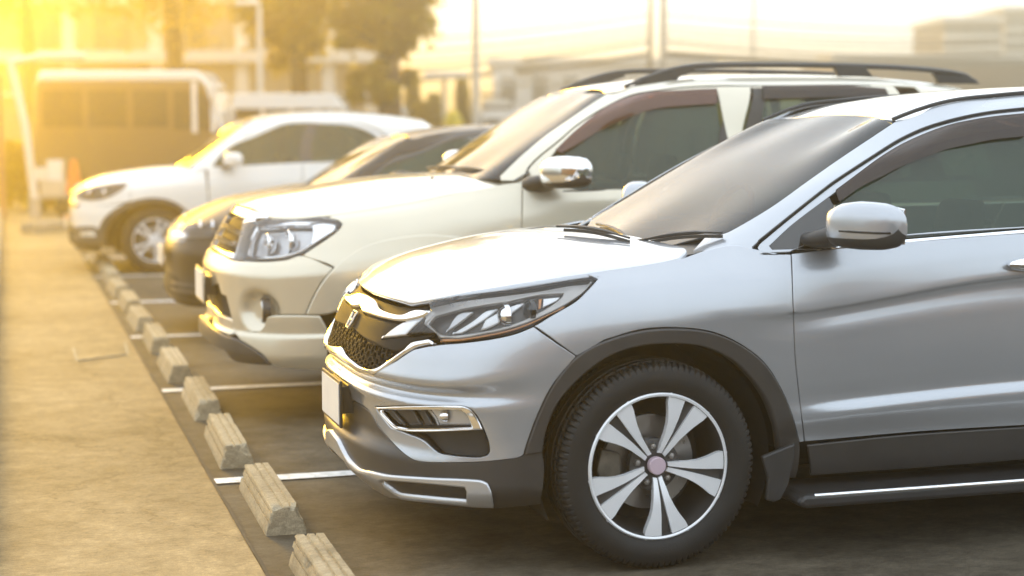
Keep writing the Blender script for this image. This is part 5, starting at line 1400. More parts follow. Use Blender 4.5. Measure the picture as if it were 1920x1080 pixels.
    c.panel(G, 'window_pillar', [('G', 4.74, .13), ('G', 4.71, 1.89), ('G', 4.97, 1.90), ('G', 5.0, .13)], M['gloss_black'], off=-.004, fine=.03)
    gk = [c.S['G'].pos(*c.S['G'].cl(k, 3))[0] for k in (3, 3.5, 4, 5, 6, 7, 7.4)]
    x0 = c.S['G'].N[2, 0, 0]
    c.panel('R', 'roof', [('X', x0, 0), ('X', x0 - .01, .3), ('X', x0 - .04, .48), ('X', gk[0][0] - .04, gk[0][1] - .03)] + [('X', p[0], p[1] - .004) for p in gk] + [('X', c.S['G'].N[3, 10, 0] - .03, .35), ('X', c.S['G'].N[3, 10, 0], 0)], RP, how='joint', step=.06, fine=.03)
    c.panel(G, 'rear_window', [('G', 8.05, .25), ('G', 10, .25), ('G', 10, 1.9), ('G', 8.2, 1.9)], M['tint'], fine=.06, step=.1)
    c.panel(G, 'rear_pillar', [('G', 7.32, .02), ('G', 10, .02), ('G', 10, .24), ('G', 8.04, .24), ('G', 8.19, 1.91), ('G', 10, 1.91), ('G', 10, 3), ('G', 7.32, 2.98), ('G', 7.42, 2), ('G', 7.42, 1)], P, fine=.05, step=.08)
    mr = c.group_pair('door_mirror')
    zb = c.S['G'].N[0, 3, 2] + .10; xb = 1.60; sb = S.S.max() + .02
    secs = [(sb + .03, xb, zb, .02, .02), (sb + .04, xb, zb, .06, .06), (sb + .09, xb + .02, zb + .005, .075, .075), (sb + .16, xb + .05, zb + .005, .075, .072), (sb + .21, xb + .07, zb, .05, .055), (sb + .225, xb + .08, zb, .02, .02)]
    c.both('mirror_cap', lambda m, s: loft(m, secs, 32, 2.8, s), P, mr, smooth=50)
    c.both('mirror_arm', lambda m, s: loft(m, [(sb - .09, xb - .02, zb - .06, .06, .03), (sb + .06, xb, zb - .05, .05, .03)], 20, 2.4, s), M['plastic'], mr, smooth=50)
    m = MB(); m.box((2.1, 0, .36), (3.5, 1.2, .2)); m.build('underbody', M['inner'], rt)
    m = MB(); m.box((.6, 0, .5), (.5, 1.0, .45)); m.build('engine_bay', M['inner'], rt)
    m = MB(); m.box((2.6, 0, .58), (2.4, 1.56, .40)); m.build('cabin_floor', M['inner'], rt)
    liner(c, W, r + .01, ra); liner(c, W2, r + .01, ra)
    t = S.S.max() - .125
    for s in (-1, 1):
        for x in (W, W2): wheel(c, x, r, s * t, s, r, .215, r * .66, ten_spokes, spin=R(12), cap='machined')
    interior(c, 1.5, 2.2, c.S['G'].N[0, 0, 2] + .04, .66, c.S['G'].N[1, 0, 2] - .06)
third_car = third()
fourth_car = fourth()
# ------------------------------------------------------------------ ground
def spot(px, d, py=None):
    """a place d metres ahead of the survey point, in the direction of column px"""
    lat = (px - 960) / FOC * d
    x = .2915 * d + .9566 * lat; y = .9566 * d - .2915 * lat
    return (x, y) if py is None else (x, y, CAM_H - (py - 232) * d / FOC)

def concrete(name, col, streak=(0.35, 1.6, 1), wear=.25, bump=.25, crk=.78, oilk=.62):
    m, n, l, b = nodes_of(name)
    tc0 = n.new('ShaderNodeTexCoord'); oi = n.new('ShaderNodeObjectInfo')
    sh = n.new('ShaderNodeVectorMath'); sh.operation = 'SCALE'; sh.inputs[0].default_value = (31, 17, 5); l.new(oi.outputs['Random'], sh.inputs['Scale'])
    tc_ = n.new('ShaderNodeVectorMath'); tc_.operation = 'ADD'; l.new(tc0.outputs['Object'], tc_.inputs[0]); l.new(sh.outputs[0], tc_.inputs[1])
    class tc: outputs = {'Object': tc_.outputs[0]}
    def noise(scale, detail, sc, rough=.6):
        mp = n.new('ShaderNodeMapping'); mp.inputs['Scale'].default_value = sc
        t = n.new('ShaderNodeTexNoise'); t.inputs['Scale'].default_value = scale; t.inputs['Detail'].default_value = detail; t.inputs['Roughness'].default_value = rough
        l.new(tc.outputs['Object'], mp.inputs['Vector']); l.new(mp.outputs[0], t.inputs['Vector'])
        return t.outputs['Fac']
    def rng_(v, a, b_, c, d):
        r = n.new('ShaderNodeMapRange'); r.inputs['From Min'].default_value = a; r.inputs['From Max'].default_value = b_
        r.inputs['To Min'].default_value = c; r.inputs['To Max'].default_value = d
        l.new(v, r.inputs['Value']); return r.outputs[0]
    def mul(a, b_):
        x = n.new('ShaderNodeMath'); x.operation = 'MULTIPLY'; l.new(a, x.inputs[0]); l.new(b_, x.inputs[1]); return x.outputs[0]
    big = rng_(noise(.55, 5, (1, 1, 1)), .3, .7, 1 - wear, 1 + wear * .6)
    st = rng_(noise(6, 7, streak, .7), .3, .7, 1 - wear * .9, 1 + wear * .5)
    fine = rng_(noise(60, 4, (.5, 1.4, 1), .7), .28, .72, .68, 1.24)
    spots = rng_(noise(9, 3, (1, 1, 1)), .28, .40, .82, 1.0)
    vo = n.new('ShaderNodeTexVoronoi'); vo.feature = 'DISTANCE_TO_EDGE'; vo.inputs['Scale'].default_value = .42
    wn_ = n.new('ShaderNodeTexNoise'); wn_.inputs['Scale'].default_value = 2.2; wn_.inputs['Detail'].default_value = 8; wn_.inputs['Roughness'].default_value = .7
    ad = n.new('ShaderNodeMixRGB'); ad.blend_type = 'ADD'; ad.inputs['Fac'].default_value = .55
    l.new(tc.outputs['Object'], wn_.inputs['Vector']); l.new(tc.outputs['Object'], ad.inputs[1]); l.new(wn_.outputs['Color'], ad.inputs[2]); l.new(ad.outputs[0], vo.inputs['Vector'])
    crack = rng_(vo.outputs['Distance'], .0, .006, crk, 1.0)
    oil = rng_(noise(1.3, 6, (1, 1, 1), .65), .60, .70, 1.0, oilk)
    grit = rng_(noise(170, 3, (1, 1, 1), .8), .3, .7, .70, 1.26)
    k = mul(mul(mul(big, st), mul(fine, spots)), mul(mul(crack, oil), grit))
    h = n.new('ShaderNodeVectorMath'); h.operation = 'SCALE'; h.inputs[0].default_value = col
    l.new(k, h.inputs['Scale']); l.new(h.outputs[0], b.inputs['Base Color'])
    b.inputs['Specular IOR Level'].default_value = .12
    rr = rng_(k, .6, 1.2, .78, .95); l.new(rr, b.inputs['Roughness'])
    bp = n.new('ShaderNodeBump'); bp.inputs['Strength'].default_value = bump; bp.inputs['Distance'].default_value = .006
    hh = n.new('ShaderNodeMath'); hh.operation = 'ADD'
    l.new(noise(60, 4, (.5, 1.4, 1), .7), hh.inputs[0]); l.new(noise(7, 6, streak, .6), hh.inputs[1])
    l.new(hh.outputs[0], bp.inputs['Height']); l.new(bp.outputs[0], b.inputs['Normal'])
    return m
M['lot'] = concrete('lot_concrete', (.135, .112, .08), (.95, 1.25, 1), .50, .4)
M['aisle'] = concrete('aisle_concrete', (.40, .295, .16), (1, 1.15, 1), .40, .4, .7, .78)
M['stop'] = concrete('precast_concrete', (.46, .385, .265), (1.3, 1.0, 1.3), .26, .6, 1.0, .6)
M['line'] = pbr('worn_white_paint', (.74, .73, .70), .6, var=.2, scale=18)
_n, _l = M['line'].node_tree.nodes, M['line'].node_tree.links
_b = _n['Principled BSDF']; _src = _b.inputs['Base Color'].links[0].from_socket
_t = _n.new('ShaderNodeTexNoise'); _t.inputs['Scale'].default_value = 26; _t.inputs['Detail'].default_value = 9; _t.inputs['Roughness'].default_value = .75
_tc = _n.new('ShaderNodeTexCoord'); _l.new(_tc.outputs['Object'], _t.inputs['Vector'])
_r = _n.new('ShaderNodeMapRange'); _r.inputs['From Min'].default_value = .56; _r.inputs['From Max'].default_value = .64; _l.new(_t.outputs['Fac'], _r.inputs['Value'])
_m = _n.new('ShaderNodeMixRGB'); _m.inputs[2].default_value = (.15, .128, .095, 1)
_l.new(_r.outputs[0], _m.inputs['Fac']); _l.new(_src, _m.inputs[1]); _l.new(_m.outputs[0], _b.inputs['Base Color'])
M['joint'] = pbr('joint_filler', (.05, .043, .035), .9, var=.3, scale=20)

def sheet(name, pts, z, mat):
    m = MB(); m.add([(x, y, z) for x, y in pts], [tuple(range(len(pts)))])
    return m.build(name, mat, kind='structure')
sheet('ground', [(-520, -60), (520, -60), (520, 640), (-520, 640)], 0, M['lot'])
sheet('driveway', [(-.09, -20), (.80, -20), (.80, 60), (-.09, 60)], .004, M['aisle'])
jr = random.Random(3)
def ragged(a, b, w, n=60):
    a, b = np.array(a), np.array(b); t = (b - a) / np.linalg.norm(b - a); q = np.array([-t[1], t[0]])
    L, R_ = [], []
    for i in range(n + 1):
        p = a + (b - a) * i / n + q * jr.uniform(-.2, .2) * w
        L.append(tuple(p + q * w * jr.uniform(.3, .6))); R_.append(tuple(p - q * w * jr.uniform(.3, .6)))
    return L + R_[::-1]
sheet('slab_joint', ragged((.806, 2), (.806, 30), .016, 220), .008, M['joint'])
sheet('slab_joint', ragged((.82, 10.52), (4.2, 10.66), .022, 60), .006, M['joint'])
sheet('slab_joint', ragged((-.02, 13.2), (.80, 13.15), .012, 20), .008, M['joint'])
for i, y in enumerate((4.52, 7.04, 9.57, 12.07, 14.47, 17.0, 19.45, 21.9)):
    m = MB(); n = 40; L = []; R_ = []
    for k in range(n + 1):
        x = .815 + (5.4 - .815) * k / n
        L.append((x, y + .052 + jr.uniform(-.003, .003), .006)); R_.append((x, y - .052 + jr.uniform(-.003, .003), .006))
    m.add(L + R_, [(k, k + 1, n + 2 + k, n + 1 + k)[::-1] for k in range(n)])
    m.build('bay_line', M['line'], kind='structure')
# repaired patch in the driveway
hc = empty('access_cover', (.575, 11.33, 0)); tag(hc, 'rectangular concrete access cover set into the driveway', 'access cover')
m = MB(); m.prism([(-.17, -.40), (.15, -.18), (.17, .38), (-.17, .22)], .003, .014); m.build('cover_slab', M['aisle'], hc, bevel=.004)
m = MB()
q = [(-.185, -.425), (.165, -.195), (.185, .40), (-.185, .24)]; q2 = [(-.17, -.40), (.15, -.18), (.17, .38), (-.17, .22)]
m.add([(a, b, .0085) for a, b in q] + [(a, b, .0085) for a, b in q2], [(i, (i + 1) % 4, 4 + (i + 1) % 4, 4 + i) for i in range(4)])
m.build('cover_joint', M['stop'], hc)
# kerb on the far side of the driveway
kg = concrete('kerb_concrete', (.36, .32, .26), (1, .4, 1), .25, .3, 1.0)
ke = empty('kerb', (0, 0, 0)); tag(ke, 'grey stone kerb edging the driveway at the left picture edge', 'kerb')
for i in range(34):
    MB().box((-.185, -4 + i * 1.0 + .5, .065), (.17, .988, .13)).build('kerb_stone', kg, ke, bevel=.012)
sheet('pavement', [(-12, -8), (-.275, -8), (-.275, 30), (-12, 30)], .10, M['aisle'])

# ------------------------------------------------------------------ wheel stops
def wheel_stop(seed):
    r = random.Random(seed)
    P = [(-.0775, 0), (-.075, .018), (-.066, .05), (-.061, .047), (-.058, .060), (-.0625, .066), (-.057, .085), (-.053, .083), (-.050, .094), (-.0545, .100), (-.050, .107),
         (-.022, .108), (-.019, .101), (-.012, .101), (-.009, .108), (.012, .108), (.015, .101), (.022, .101), (.025, .108),
         (.046, .107), (.058, .070), (.054, .066), (.058, .054), (.063, .056), (.075, .018), (.0775, 0)]
    n = len(P); L = .842; K = 26
    ends = [0, .010] + [.03 + (L - .06) * k / K for k in range(K + 1)] + [L - .010, L]
    chips = [(r.choice((2, 6, 10, 11, 18, 19, 23)), r.choice((0, 1, len(ends) - 1, r.randrange(len(ends)))), r.uniform(.006, .018)) for _ in range(7)]
    V, F = [], []
    for k, y in enumerate(ends):
        s = .968 if k in (0, len(ends) - 1) else 1
        for i, (a, b) in enumerate(P):
            x_, z_ = a * s, b * s
            for ci, ck, dep in chips:
                w = math.exp(-((i - ci) / 1.6) ** 2 - ((k - ck) / 1.3) ** 2) * dep
                x_ -= math.copysign(w * .6, a); z_ -= w * .6 if b > .02 else 0
            if b > .01: x_ += r.gauss(0, .0006); z_ += r.gauss(0, .0006)
            V.append((x_, y + r.gauss(0, .0005), max(0, z_)))
    for k in range(len(ends) - 1): F += [(k * n + i, k * n + i + 1, (k + 1) * n + i + 1, (k + 1) * n + i) for i in range(n - 1)]
    q = (len(ends) - 1) * n
    F += [tuple(range(n))[::-1], tuple(q + i for i in range(n))]
    return MB().add(V, F).build('wheel_stop', M['stop'])
nearY = [4.79, 6.04, 7.30, 8.56, 9.88, 11.20, 12.42, 13.66, 14.93, 16.15, 17.4, 18.6, 19.8]
lab = ['concrete wheel stop cut by the bottom edge of the picture', 'concrete wheel stop beside the white line at the silver SUV', 'concrete wheel stop ahead of the silver SUV number plate', 'concrete wheel stop just before the second white line',
       'concrete wheel stop just past the second white line', 'concrete wheel stop level with the access cover, before the third white line', 'concrete wheel stop just past the third white line', 'concrete wheel stop between the third and fourth white lines',
       'concrete wheel stop in front of the dark hatchback, nearer of two', 'concrete wheel stop in front of the dark hatchback, farther of two', 'concrete wheel stop just before the white crossover', 'concrete wheel stop under the front bumper of the white crossover', 'concrete wheel stop beyond the white crossover']
for i, y in enumerate(nearY):
    o = wheel_stop(40 + i)
    o.location = (.957 + jr.uniform(-.014, .014), y + jr.uniform(-.03, .03), .0)
    o.rotation_euler = (0, 0, R(jr.uniform(-1.6, 1.6)))
    tag(o, lab[i], 'wheel stop', 'concrete wheel stops along the bays')

# ------------------------------------------------------------------ background
M['wall_pale'] = pbr('pale_render', (.52, .47, .38), .85, var=.1, scale=2)
M['wall_white'] = pbr('white_render', (.80, .77, .72), .8, var=.05, scale=2)
M['wall_tan'] = pbr('tan_render', (.33, .26, .18), .85, var=.12, scale=2)
M['ledge'] = pbr('white_ledge', (.74, .71, .65), .7)
M['win'] = pbr('dark_window', (.03, .035, .04), .1, coat=.5)
M['bark'] = pbr('bark', (.085, .060, .040), .9, var=.3, scale=9, bump=.6, bscale=30)
M['leaf'] = leafy('leaf', (.14, .125, .02), (.70, .54, .04))
M['leaf2'] = leafy('leaf_dark', (.11, .10, .018), (.60, .46, .03))
M['pole'] = pbr('pole_concrete', (.36, .33, .29), .8, var=.1, scale=5)
M['pole_w'] = pbr('painted_pole', (.62, .60, .55), .5)
M['wire'] = pbr('cable', (.03, .028, .026), .6)
M['van_white'] = pbr('van_white', (.80, .78, .74), .35, coat=1)
M['van_brown'] = pbr('van_brown', (.14, .085, .04), .4, coat=1)
M['orange'] = pbr('orange_plastic', (.75, .17, .02), .5)
M['yellow'] = pbr('yellow_plastic', (.80, .62, .03), .5)
M['brick'] = pbr('brown_facade', (.13, .085, .06), .85, var=.15, scale=1)
M['roofred'] = pbr('terracotta', (.34, .15, .08), .8, var=.2, scale=2)



def building(name, label, px0, px1, ytop, d, depth, wall, rows, cols, win=(.6, .6), ledges=(), cat='building', z0=0, pilasters=0, floors=None, winmat='win'):
    (xa, ya), (xb, yb) = spot(px0, d), spot(px1, d)
    w = (px1 - px0) / FOC * d; h = CAM_H + (232 - ytop) * d / FOC
    e = empty(name, ((xa + xb) / 2, (ya + yb) / 2, 0), -YAW); tag(e, label, cat)
    MB().box((0, depth / 2, h / 2), (w, depth, h)).build('wall', wall, e)
    MB().box((0, depth / 2, h + .12), (w + .4, depth + .4, .24)).build('roof', M['ledge'], e)
    fh = (h - z0) / rows; cw = w / cols
    for r in range(rows):
        for c in range(cols):
            x = -w / 2 + (c + .5) * cw; z = z0 + (r + .5) * fh
            f = MB().box((x, -.03, z), (cw * win[0] + .16, .10, fh * win[1] + .16)).build('window', wall, e)
            MB().box((x, -.085, z), (cw * win[0], .03, fh * win[1])).build('pane', M[winmat], f)
            MB().box((x, -.105, z), (.05, .02, fh * win[1])).build('frame', wall, f)
    for z, t, o in ledges:
        MB().box((0, -o / 2, z), (w + .2, o, t)).build('ledge', M['ledge'], e)
    for k in range(pilasters):
        x = -w / 2 + w * (k + .5) / pilasters
        MB().box((x, -.15, h / 2), (.45, .32, h - .02)).build('pilaster', M['ledge'], e)
    return e
def zat(y, d): return CAM_H + (232 - y) * d / FOC
building('shop_building', 'long tan building with white ledges and pilasters behind the trees', -260, 700, -20, 62, 9, M['wall_tan'], 2, 7, (.5, .42), [(zat(108, 62), .42, .7), (zat(4, 62), .4, .6), (zat(178, 62), .12, .3)], pilasters=6)
building('office_building', 'low white building with small square windows beyond the dark kiosk', 925, 1330, 122, 62, 8, M['wall_white'], 2, 7, (.42, .50), [(zat(155, 62), .08, .12)])
building('apartment_block', 'smaller brown apartment block on the skyline, left of the taller one', 1762, 1866, 42, 105, 8, M['brick'], 5, 4, (.62, .48), [(zat(y, 105), .28, .5) for y in (72, 92, 113, 132)])
building('apartment_tower', 'taller of two brown apartment blocks, cut by the right picture edge', 1874, 2080, 22, 112, 9, M['brick'], 6, 5, (.66, .45), [(zat(y, 112), .28, .5) for y in (58, 79, 100, 122)])
(xa, ya) = spot(1977, 204.0)
building('long_roof_shed', 'long low brown shed seen just above the roof of the silver SUV', 1560, 2200, 111, 88, 10, M['brick'], 1, 12, (.3, .25))

def tree(label, px, d, trunk_r, zc, cr, ch, n, mat, lean=0.0, limbs=7, seed=1, low=None):
    r = random.Random(seed)
    x, y = spot(px, d)
    e = empty('tree', (x, y, 0)); tag(e, label, 'tree', 'trees behind the parked cars')
    m = MB()
    top = zc + ch * .2
    pts = [(lean * t * t * 1.2 + .06 * math.sin(5 * t), .05 * math.cos(4 * t), top * t) for t in [i / 9 for i in range(10)]]
    m.tube(pts, [trunk_r * (1.25 - .2 * i) if i < 2 else trunk_r * (1 - .065 * i) for i in range(10)], seg=12)
    m.build('trunk', M['bark'], e, smooth=60)
    tips = []
    for k in range(limbs):
        a = 2 * math.pi * k / limbs + r.uniform(-.3, .3)
        z0 = zc - ch * .45 + r.uniform(0, ch * .5); L = cr * r.uniform(.6, .95)
        p = [(lean * .6 + L * t * math.cos(a), L * t * math.sin(a), z0 + L * .55 * t ** .8) for t in (0, .3, .6, 1)]
        mm = MB(); mm.tube(p, [trunk_r * .42, trunk_r * .3, trunk_r * .18, trunk_r * .06], seg=7); mm.build('limb', M['bark'], e, smooth=60)
        tips.append(p[2]); tips.append(p[3])
    V, F = [], []
    cl = [(t[0] + r.gauss(0, cr * .12), t[1] + r.gauss(0, cr * .12), t[2] + r.gauss(0, ch * .08), r.uniform(.5, .95)) for t in tips]
    cl = [(t[0], t[1], t[2], 1.25 * t[3]) for t in cl]
    cl += [(r.gauss(0, cr * .36) + lean, r.gauss(0, cr * .36), zc + r.uniform(-.42, .5) * ch, r.uniform(.9, 1.5)) for _ in range(16)]
    if low: cl += [(r.gauss(0, low[0]), r.gauss(0, low[0]), r.uniform(*low[1:]), .42) for _ in range(16)]
    for i in range(n):
        cx, cyy, cz, cs = r.choice(cl)
        while True:
            o = (r.uniform(-1, 1), r.uniform(-1, 1), r.uniform(-1, 1))
            if o[0]**2 + o[1]**2 + o[2]**2 < 1: break
        p = Vector((cx + r.gauss(0, .42) * cs * cr * .40, cyy + r.gauss(0, .42) * cs * cr * .40, cz + r.gauss(0, .42) * cs * cr * .34))
        s = r.uniform(.07, .15)
        u = Vector((r.gauss(0, 1), r.gauss(0, 1), r.gauss(0, .6))).normalized(); w = u.cross(Vector((r.gauss(0, 1), r.gauss(0, 1), r.gauss(0, 1)))).normalized()
        b = len(V)
        V += [tuple(p - u * s), tuple(p + w * s * .45), tuple(p + u * s), tuple(p - w * s * .45)]
        F.append((b, b + 1, b + 2, b + 3))
    MB().add(V, F).build('crown', mat, e, fix=False, kind=None)
    return e
tree('slim tree with a spreading crown between the long building and the van', 330, 42, .30, 5.9, 2.6, 3.4, 12000, M['leaf'], seed=2)
tree('bushy tree with a forked crown behind the white delivery van', 560, 40, .28, 5.3, 2.1, 3.8, 14000, M['leaf'], seed=5, low=(.35, 2.6, 4.2))
tree('dense dark tree with foliage down its trunk, beside the pale lamp pole', 728, 38, .34, 5.0, 1.25, 4.2, 14000, M['leaf2'], seed=9, low=(.38, 2.0, 4.6))
tree('tall tree at the picture edge over the leaning white post', 60, 46, .25, 6.3, 2.6, 3.0, 9000, M['leaf2'], seed=12)

def shrub(label, px, d, w, h, n, mat, seed):
    r = random.Random(seed); x, y = spot(px, d)
    e = empty('shrub', (x, y, 0)); tag(e, label, 'shrub', 'shrubs along the far edge of the lot')
    m = MB()
    for k in range(5): m.tube([(0, 0, 0), (r.uniform(-.1, .1), r.uniform(-.1, .1), h * .4), (r.gauss(0, w * .3), r.gauss(0, w * .3), h * .85)], [.03, .022, .008], seg=6)
    m.build('stem', M['bark'], e)
    V, F = [], []
    for i in range(n):
        z = r.random() ** .8; q = w * .5 * (1 - .6 * z) * math.sqrt(r.random()) * r.uniform(.7, 1.25); a = r.uniform(0, 6.28)
        p = Vector((q * math.cos(a), q * math.sin(a), .1 + z * h)); s = r.uniform(.05, .11)
        u = Vector((r.gauss(0, 1), r.gauss(0, 1), r.gauss(0, 1))).normalized(); v = u.cross(Vector((r.gauss(0, 1), r.gauss(0, 1), r.gauss(0, 1)))).normalized()
        b = len(V); V += [tuple(p - u * s), tuple(p + v * s * .5), tuple(p + u * s), tuple(p - v * s * .5)]; F.append((b, b + 1, b + 2, b + 3))
    MB().add(V, F).build('leaves', mat, e, fix=False)
for i, (px, d, w, h, lb) in enumerate([(775, 46, .8, 2.7, 'brown-green shrub at the foot of the dense dark tree'), (795, 44, .5, 2.0, 'slim shrub between the dense tree and the canopy post'), (868, 45, .75, 2.6, 'upright shrub between the canopy post and the pale lamp pole'), (815, 48, .9, 2.3, 'round shrub under the white canopy'),
                                        (20, 30, 1.3, 1.1, 'low dark shrub at the left picture edge'), (85, 29.5, .7, .85, 'leafy plant beside the loaded hand cart')]):
    shrub(lb, px, d, w, h, 1500, M['leaf2'], 20 + i)

# vans and cars parked across the lot
def far_van(name, label, cat, px0, px1, ytop, d, body, roofm, seed=0, glassy=True, flip=1):
    w = (px1 - px0) / FOC * d; h = zat(ytop, d)
    x, y = spot((px0 + px1) / 2, d)
    e = empty(name, (x, y, 0), -YAW); tag(e, label, cat, 'vehicles parked across the lot')
    a = w / 2
    f = flip
    prof = [(-a, .35), (-a, h * .5), (-a * .98, h * .90), (-a * .94, h * .94), (a * .70, h * .94), (a * .80, h * .86), (a * .93, h * .56), (a * .99, h * .46), (a, .35)]
    MB().prism([(f * p, q) for p, q in prof], -.85, .85, 'Y').build('body', body, e, bevel=.06)
    rp = [(-a * .97, h * .925), (-a * .93, h * 1.0), (a * .66, h * 1.0), (a * .79, h * .90), (a * .76, h * .87), (a * .66, h * .925)]
    MB().prism([(f * p, q) for p, q in rp], -.83, .83, 'Y').build('roof', roofm, e, bevel=.05)
    for (u0, u1) in ((-.90, -.50), (-.44, -.05), (.01, .36)):
        MB().prism([(f * a * u0, h * .60), (f * a * u1, h * .60), (f * a * u1, h * .86), (f * a * u0, h * .86)], -.875, -.852, 'Y').build('side_window', M['win'], e)
    MB().prism([(f * a * .42, h * .58), (f * a * .86, h * .58), (f * a * .72, h * .86), (f * a * .42, h * .86)], -.875, -.852, 'Y').build('side_window', M['win'], e)
    for u in (.63, .82):
        MB().prism([(f * a * (u - .025), h * .56), (f * a * (u + .025), h * .56), (f * a * (u + .025), h * .92), (f * a * (u - .025), h * .92)], -.89, -.853, 'Y').build('pillar', roofm, e)
    MB().prism([(f * a * .88, h * .58), (f * a * .93, h * .58), (f * a * .79, h * .90), (f * a * .74, h * .90)], -.89, -.853, 'Y').build('pillar', roofm, e)
    MB().box((f * a * .98, -.6, h * .40), (.06, .3, .2)).build('headlight', M['chrome'], e, bevel=.02)
    for u in (-.62, .66):
        for s in (-1, 1):
            wv = MB(); wv.lathe([(.0, -.1), (.2, -.1), (.33, -.09), (.34, 0), (.33, .09), (.2, .1), (0, .1)], 28, 'Y', (f * a * u, s * .80, .34)); wv.build('wheel', M['rubber'], e, smooth=40)
    return e
far_van('passenger_van', 'brown passenger van with a white roof and white pillars, blurred behind the white crossover', 'van', 92, 452, 136, 30, M['van_brown'], M['van_white'])
far_van('delivery_van', 'white delivery van showing only its roof above the white crossover', 'van', 446, 676, 178, 34, M['van_white'], M['van_white'])
far_van('parked_car', 'white car mostly hidden behind the windscreen of the pearl white SUV', 'car', 874, 1010, 207, 47, M['van_white'], M['van_white'])
far_van('parked_car', 'pale car behind the roof of the dark hatchback, next to the dense tree', 'car', 690, 775, 197, 43, M['van_white'], M['van_white'])

# kiosk
x, y = spot(933, 55); k = empty('kiosk', (x, y, 0), -YAW); tag(k, 'dark kiosk with a pale fascia board beside the pale lamp pole', 'kiosk')
w = 58 / FOC * 55
MB().box((0, .8, zat(205, 55) / 2 + .2), (w, 1.5, zat(180, 55) - .3)).build('booth', M['brick'], k)
MB().box((0, -.02, zat(193, 55)), (w * .88, .06, .24)).build('fascia_board', M['ledge'], k)
MB().box((0, .75, zat(178, 55)), (w * 1.08, 1.8, .1)).build('roof', M['van_brown'], k)
# canopy
x, y = spot(834, 44); k = empty('canopy', (x, y, 0), -YAW); tag(k, 'flat white canopy on a single post in front of the shrubs', 'canopy')
MB().tube([(0, 0, 0), (0, 0, zat(150, 44))], .06, seg=12).build('post', M['pole_w'], k, smooth=40)
MB().box((.05, 0, zat(143, 44)), (76 / FOC * 44, 1.6, .17)).build('canopy_roof', M['van_white'], k, bevel=.03)
# poles
def pole(name, label, cat, px, d, r, top, mat, arm=None, group=None, arms=0):
    x, y = spot(px, d); e = empty(name, (x, y, 0), -YAW); tag(e, label, cat, group)
    MB().tube([(0, 0, 0), (0, 0, top * .5), (0, 0, top)], [r, r * .85, r * .65], seg=14).build('shaft', mat, e, smooth=40)
    if arm:
        MB().tube([(0, 0, top - .1), (arm * .5, 0, top + .15), (arm, 0, top + .1)], .035, seg=8).build('arm', mat, e, smooth=40)
        MB().box((arm * 1.1, 0, top + .06), (.55, .22, .1)).build('lamp_head', M['van_white'], e, bevel=.03)
    for q in range(arms):
        z = top - .5 - q * .7
        a = MB().box((0, 0, z), (1.9, .1, .12)).build('crossarm', M['bark'], e)
        for s in (-.85, -.4, .4, .85):
            MB().lathe([(.0, .06), (.05, .06), (.06, .12), (.03, .16), (.055, .2), (0, .24)], 10, 'Z', (s, 0, z)).build('insulator', M['white_plastic'], a, smooth=40)
    return e
pole('lamp_post', 'slim lamp post with a white head above the brown van', 'street lamp', 492, 37, .09, zat(14, 37), M['pole_w'], arm=-.22)
pole('lamp_pole', 'thick pale pole standing between the shrubs and the dark kiosk', 'pole', 893, 42, .10, 9.5, M['pole_w'])
pole('utility_pole', 'darker utility pole, the left one of the close pair carrying cables', 'utility pole', 1217, 58, .10, 8.6, M['bark'], group='utility poles carrying cables', arms=2)
pole('utility_pole', 'thicker pale concrete utility pole, the right one of the close pair carrying cables', 'utility pole', 1241, 56, .14, 8.8, M['pole'], group='utility poles carrying cables', arms=2)
pole('utility_pole', 'thin lone grey utility pole seen over the black roof rail', 'utility pole', 1408, 78, .10, 8.2, M['pole'], group='utility poles carrying cables', arms=1)
pole('flag_pole', 'thin red-brown pole at the left picture edge', 'pole', 6, 27, .05, 2.3, M['roofred'])
x, y = spot(52, 27); k = empty('leaning_post', (x, y, 0), -YAW); tag(k, 'white post leaning over to the left beyond the hand cart', 'post')
MB().tube([(.12, 0, .3), (0, 0, 1.5), (-.22, 0, 2.55)], .07, seg=10).build('shaft', M['pole_w'], k, smooth=40)
MB().tube([(.12, 0, 0), (.12, 0, .32)], .10, seg=10).build('base', M['pole'], k, smooth=40)
MB().tube([(-.22, 0, 2.52), (.3, 0, 2.62), (1.0, 0, 2.62)], .06, seg=10).build('arm', M['pole_w'], k, smooth=40)
# overhead cables: catenaries hung from pole to pole
def cable(label, a, b, sag, r):
    a, b = Vector(a), Vector(b)
    pts = [a + (b - a) * t - Vector((0, 0, sag * 4 * t * (1 - t))) for t in [i / 24 for i in range(25)]]
    tag(MB().tube(pts, r, seg=6).build('cable', M['wire'], smooth=50), label, 'cable', 'overhead cables')
zz = lambda px, d, py: spot(px, d, py)
for i, (y0, y1, y2, r) in enumerate([(150, 103, 110, .085), (132, 80, 88, .055), (118, 66, 66, .035), (98, 52, 55, .032), (76, 30, 40, .024)]):
    lb = ['thick low cable bundle', 'second cable from the bottom', 'middle thin cable', 'thin cable above the middle one', 'topmost thin cable'][i]
    cable(lb + ' left of the utility poles', zz(560, 70, y0 + 8), zz(1217, 58, y1), .25, r)
    cable(lb + ' right of the utility poles', zz(1241, 56, y1), zz(2060, 95, y2), .55 if i else .35, r * (1.5 if i == 0 else 1))
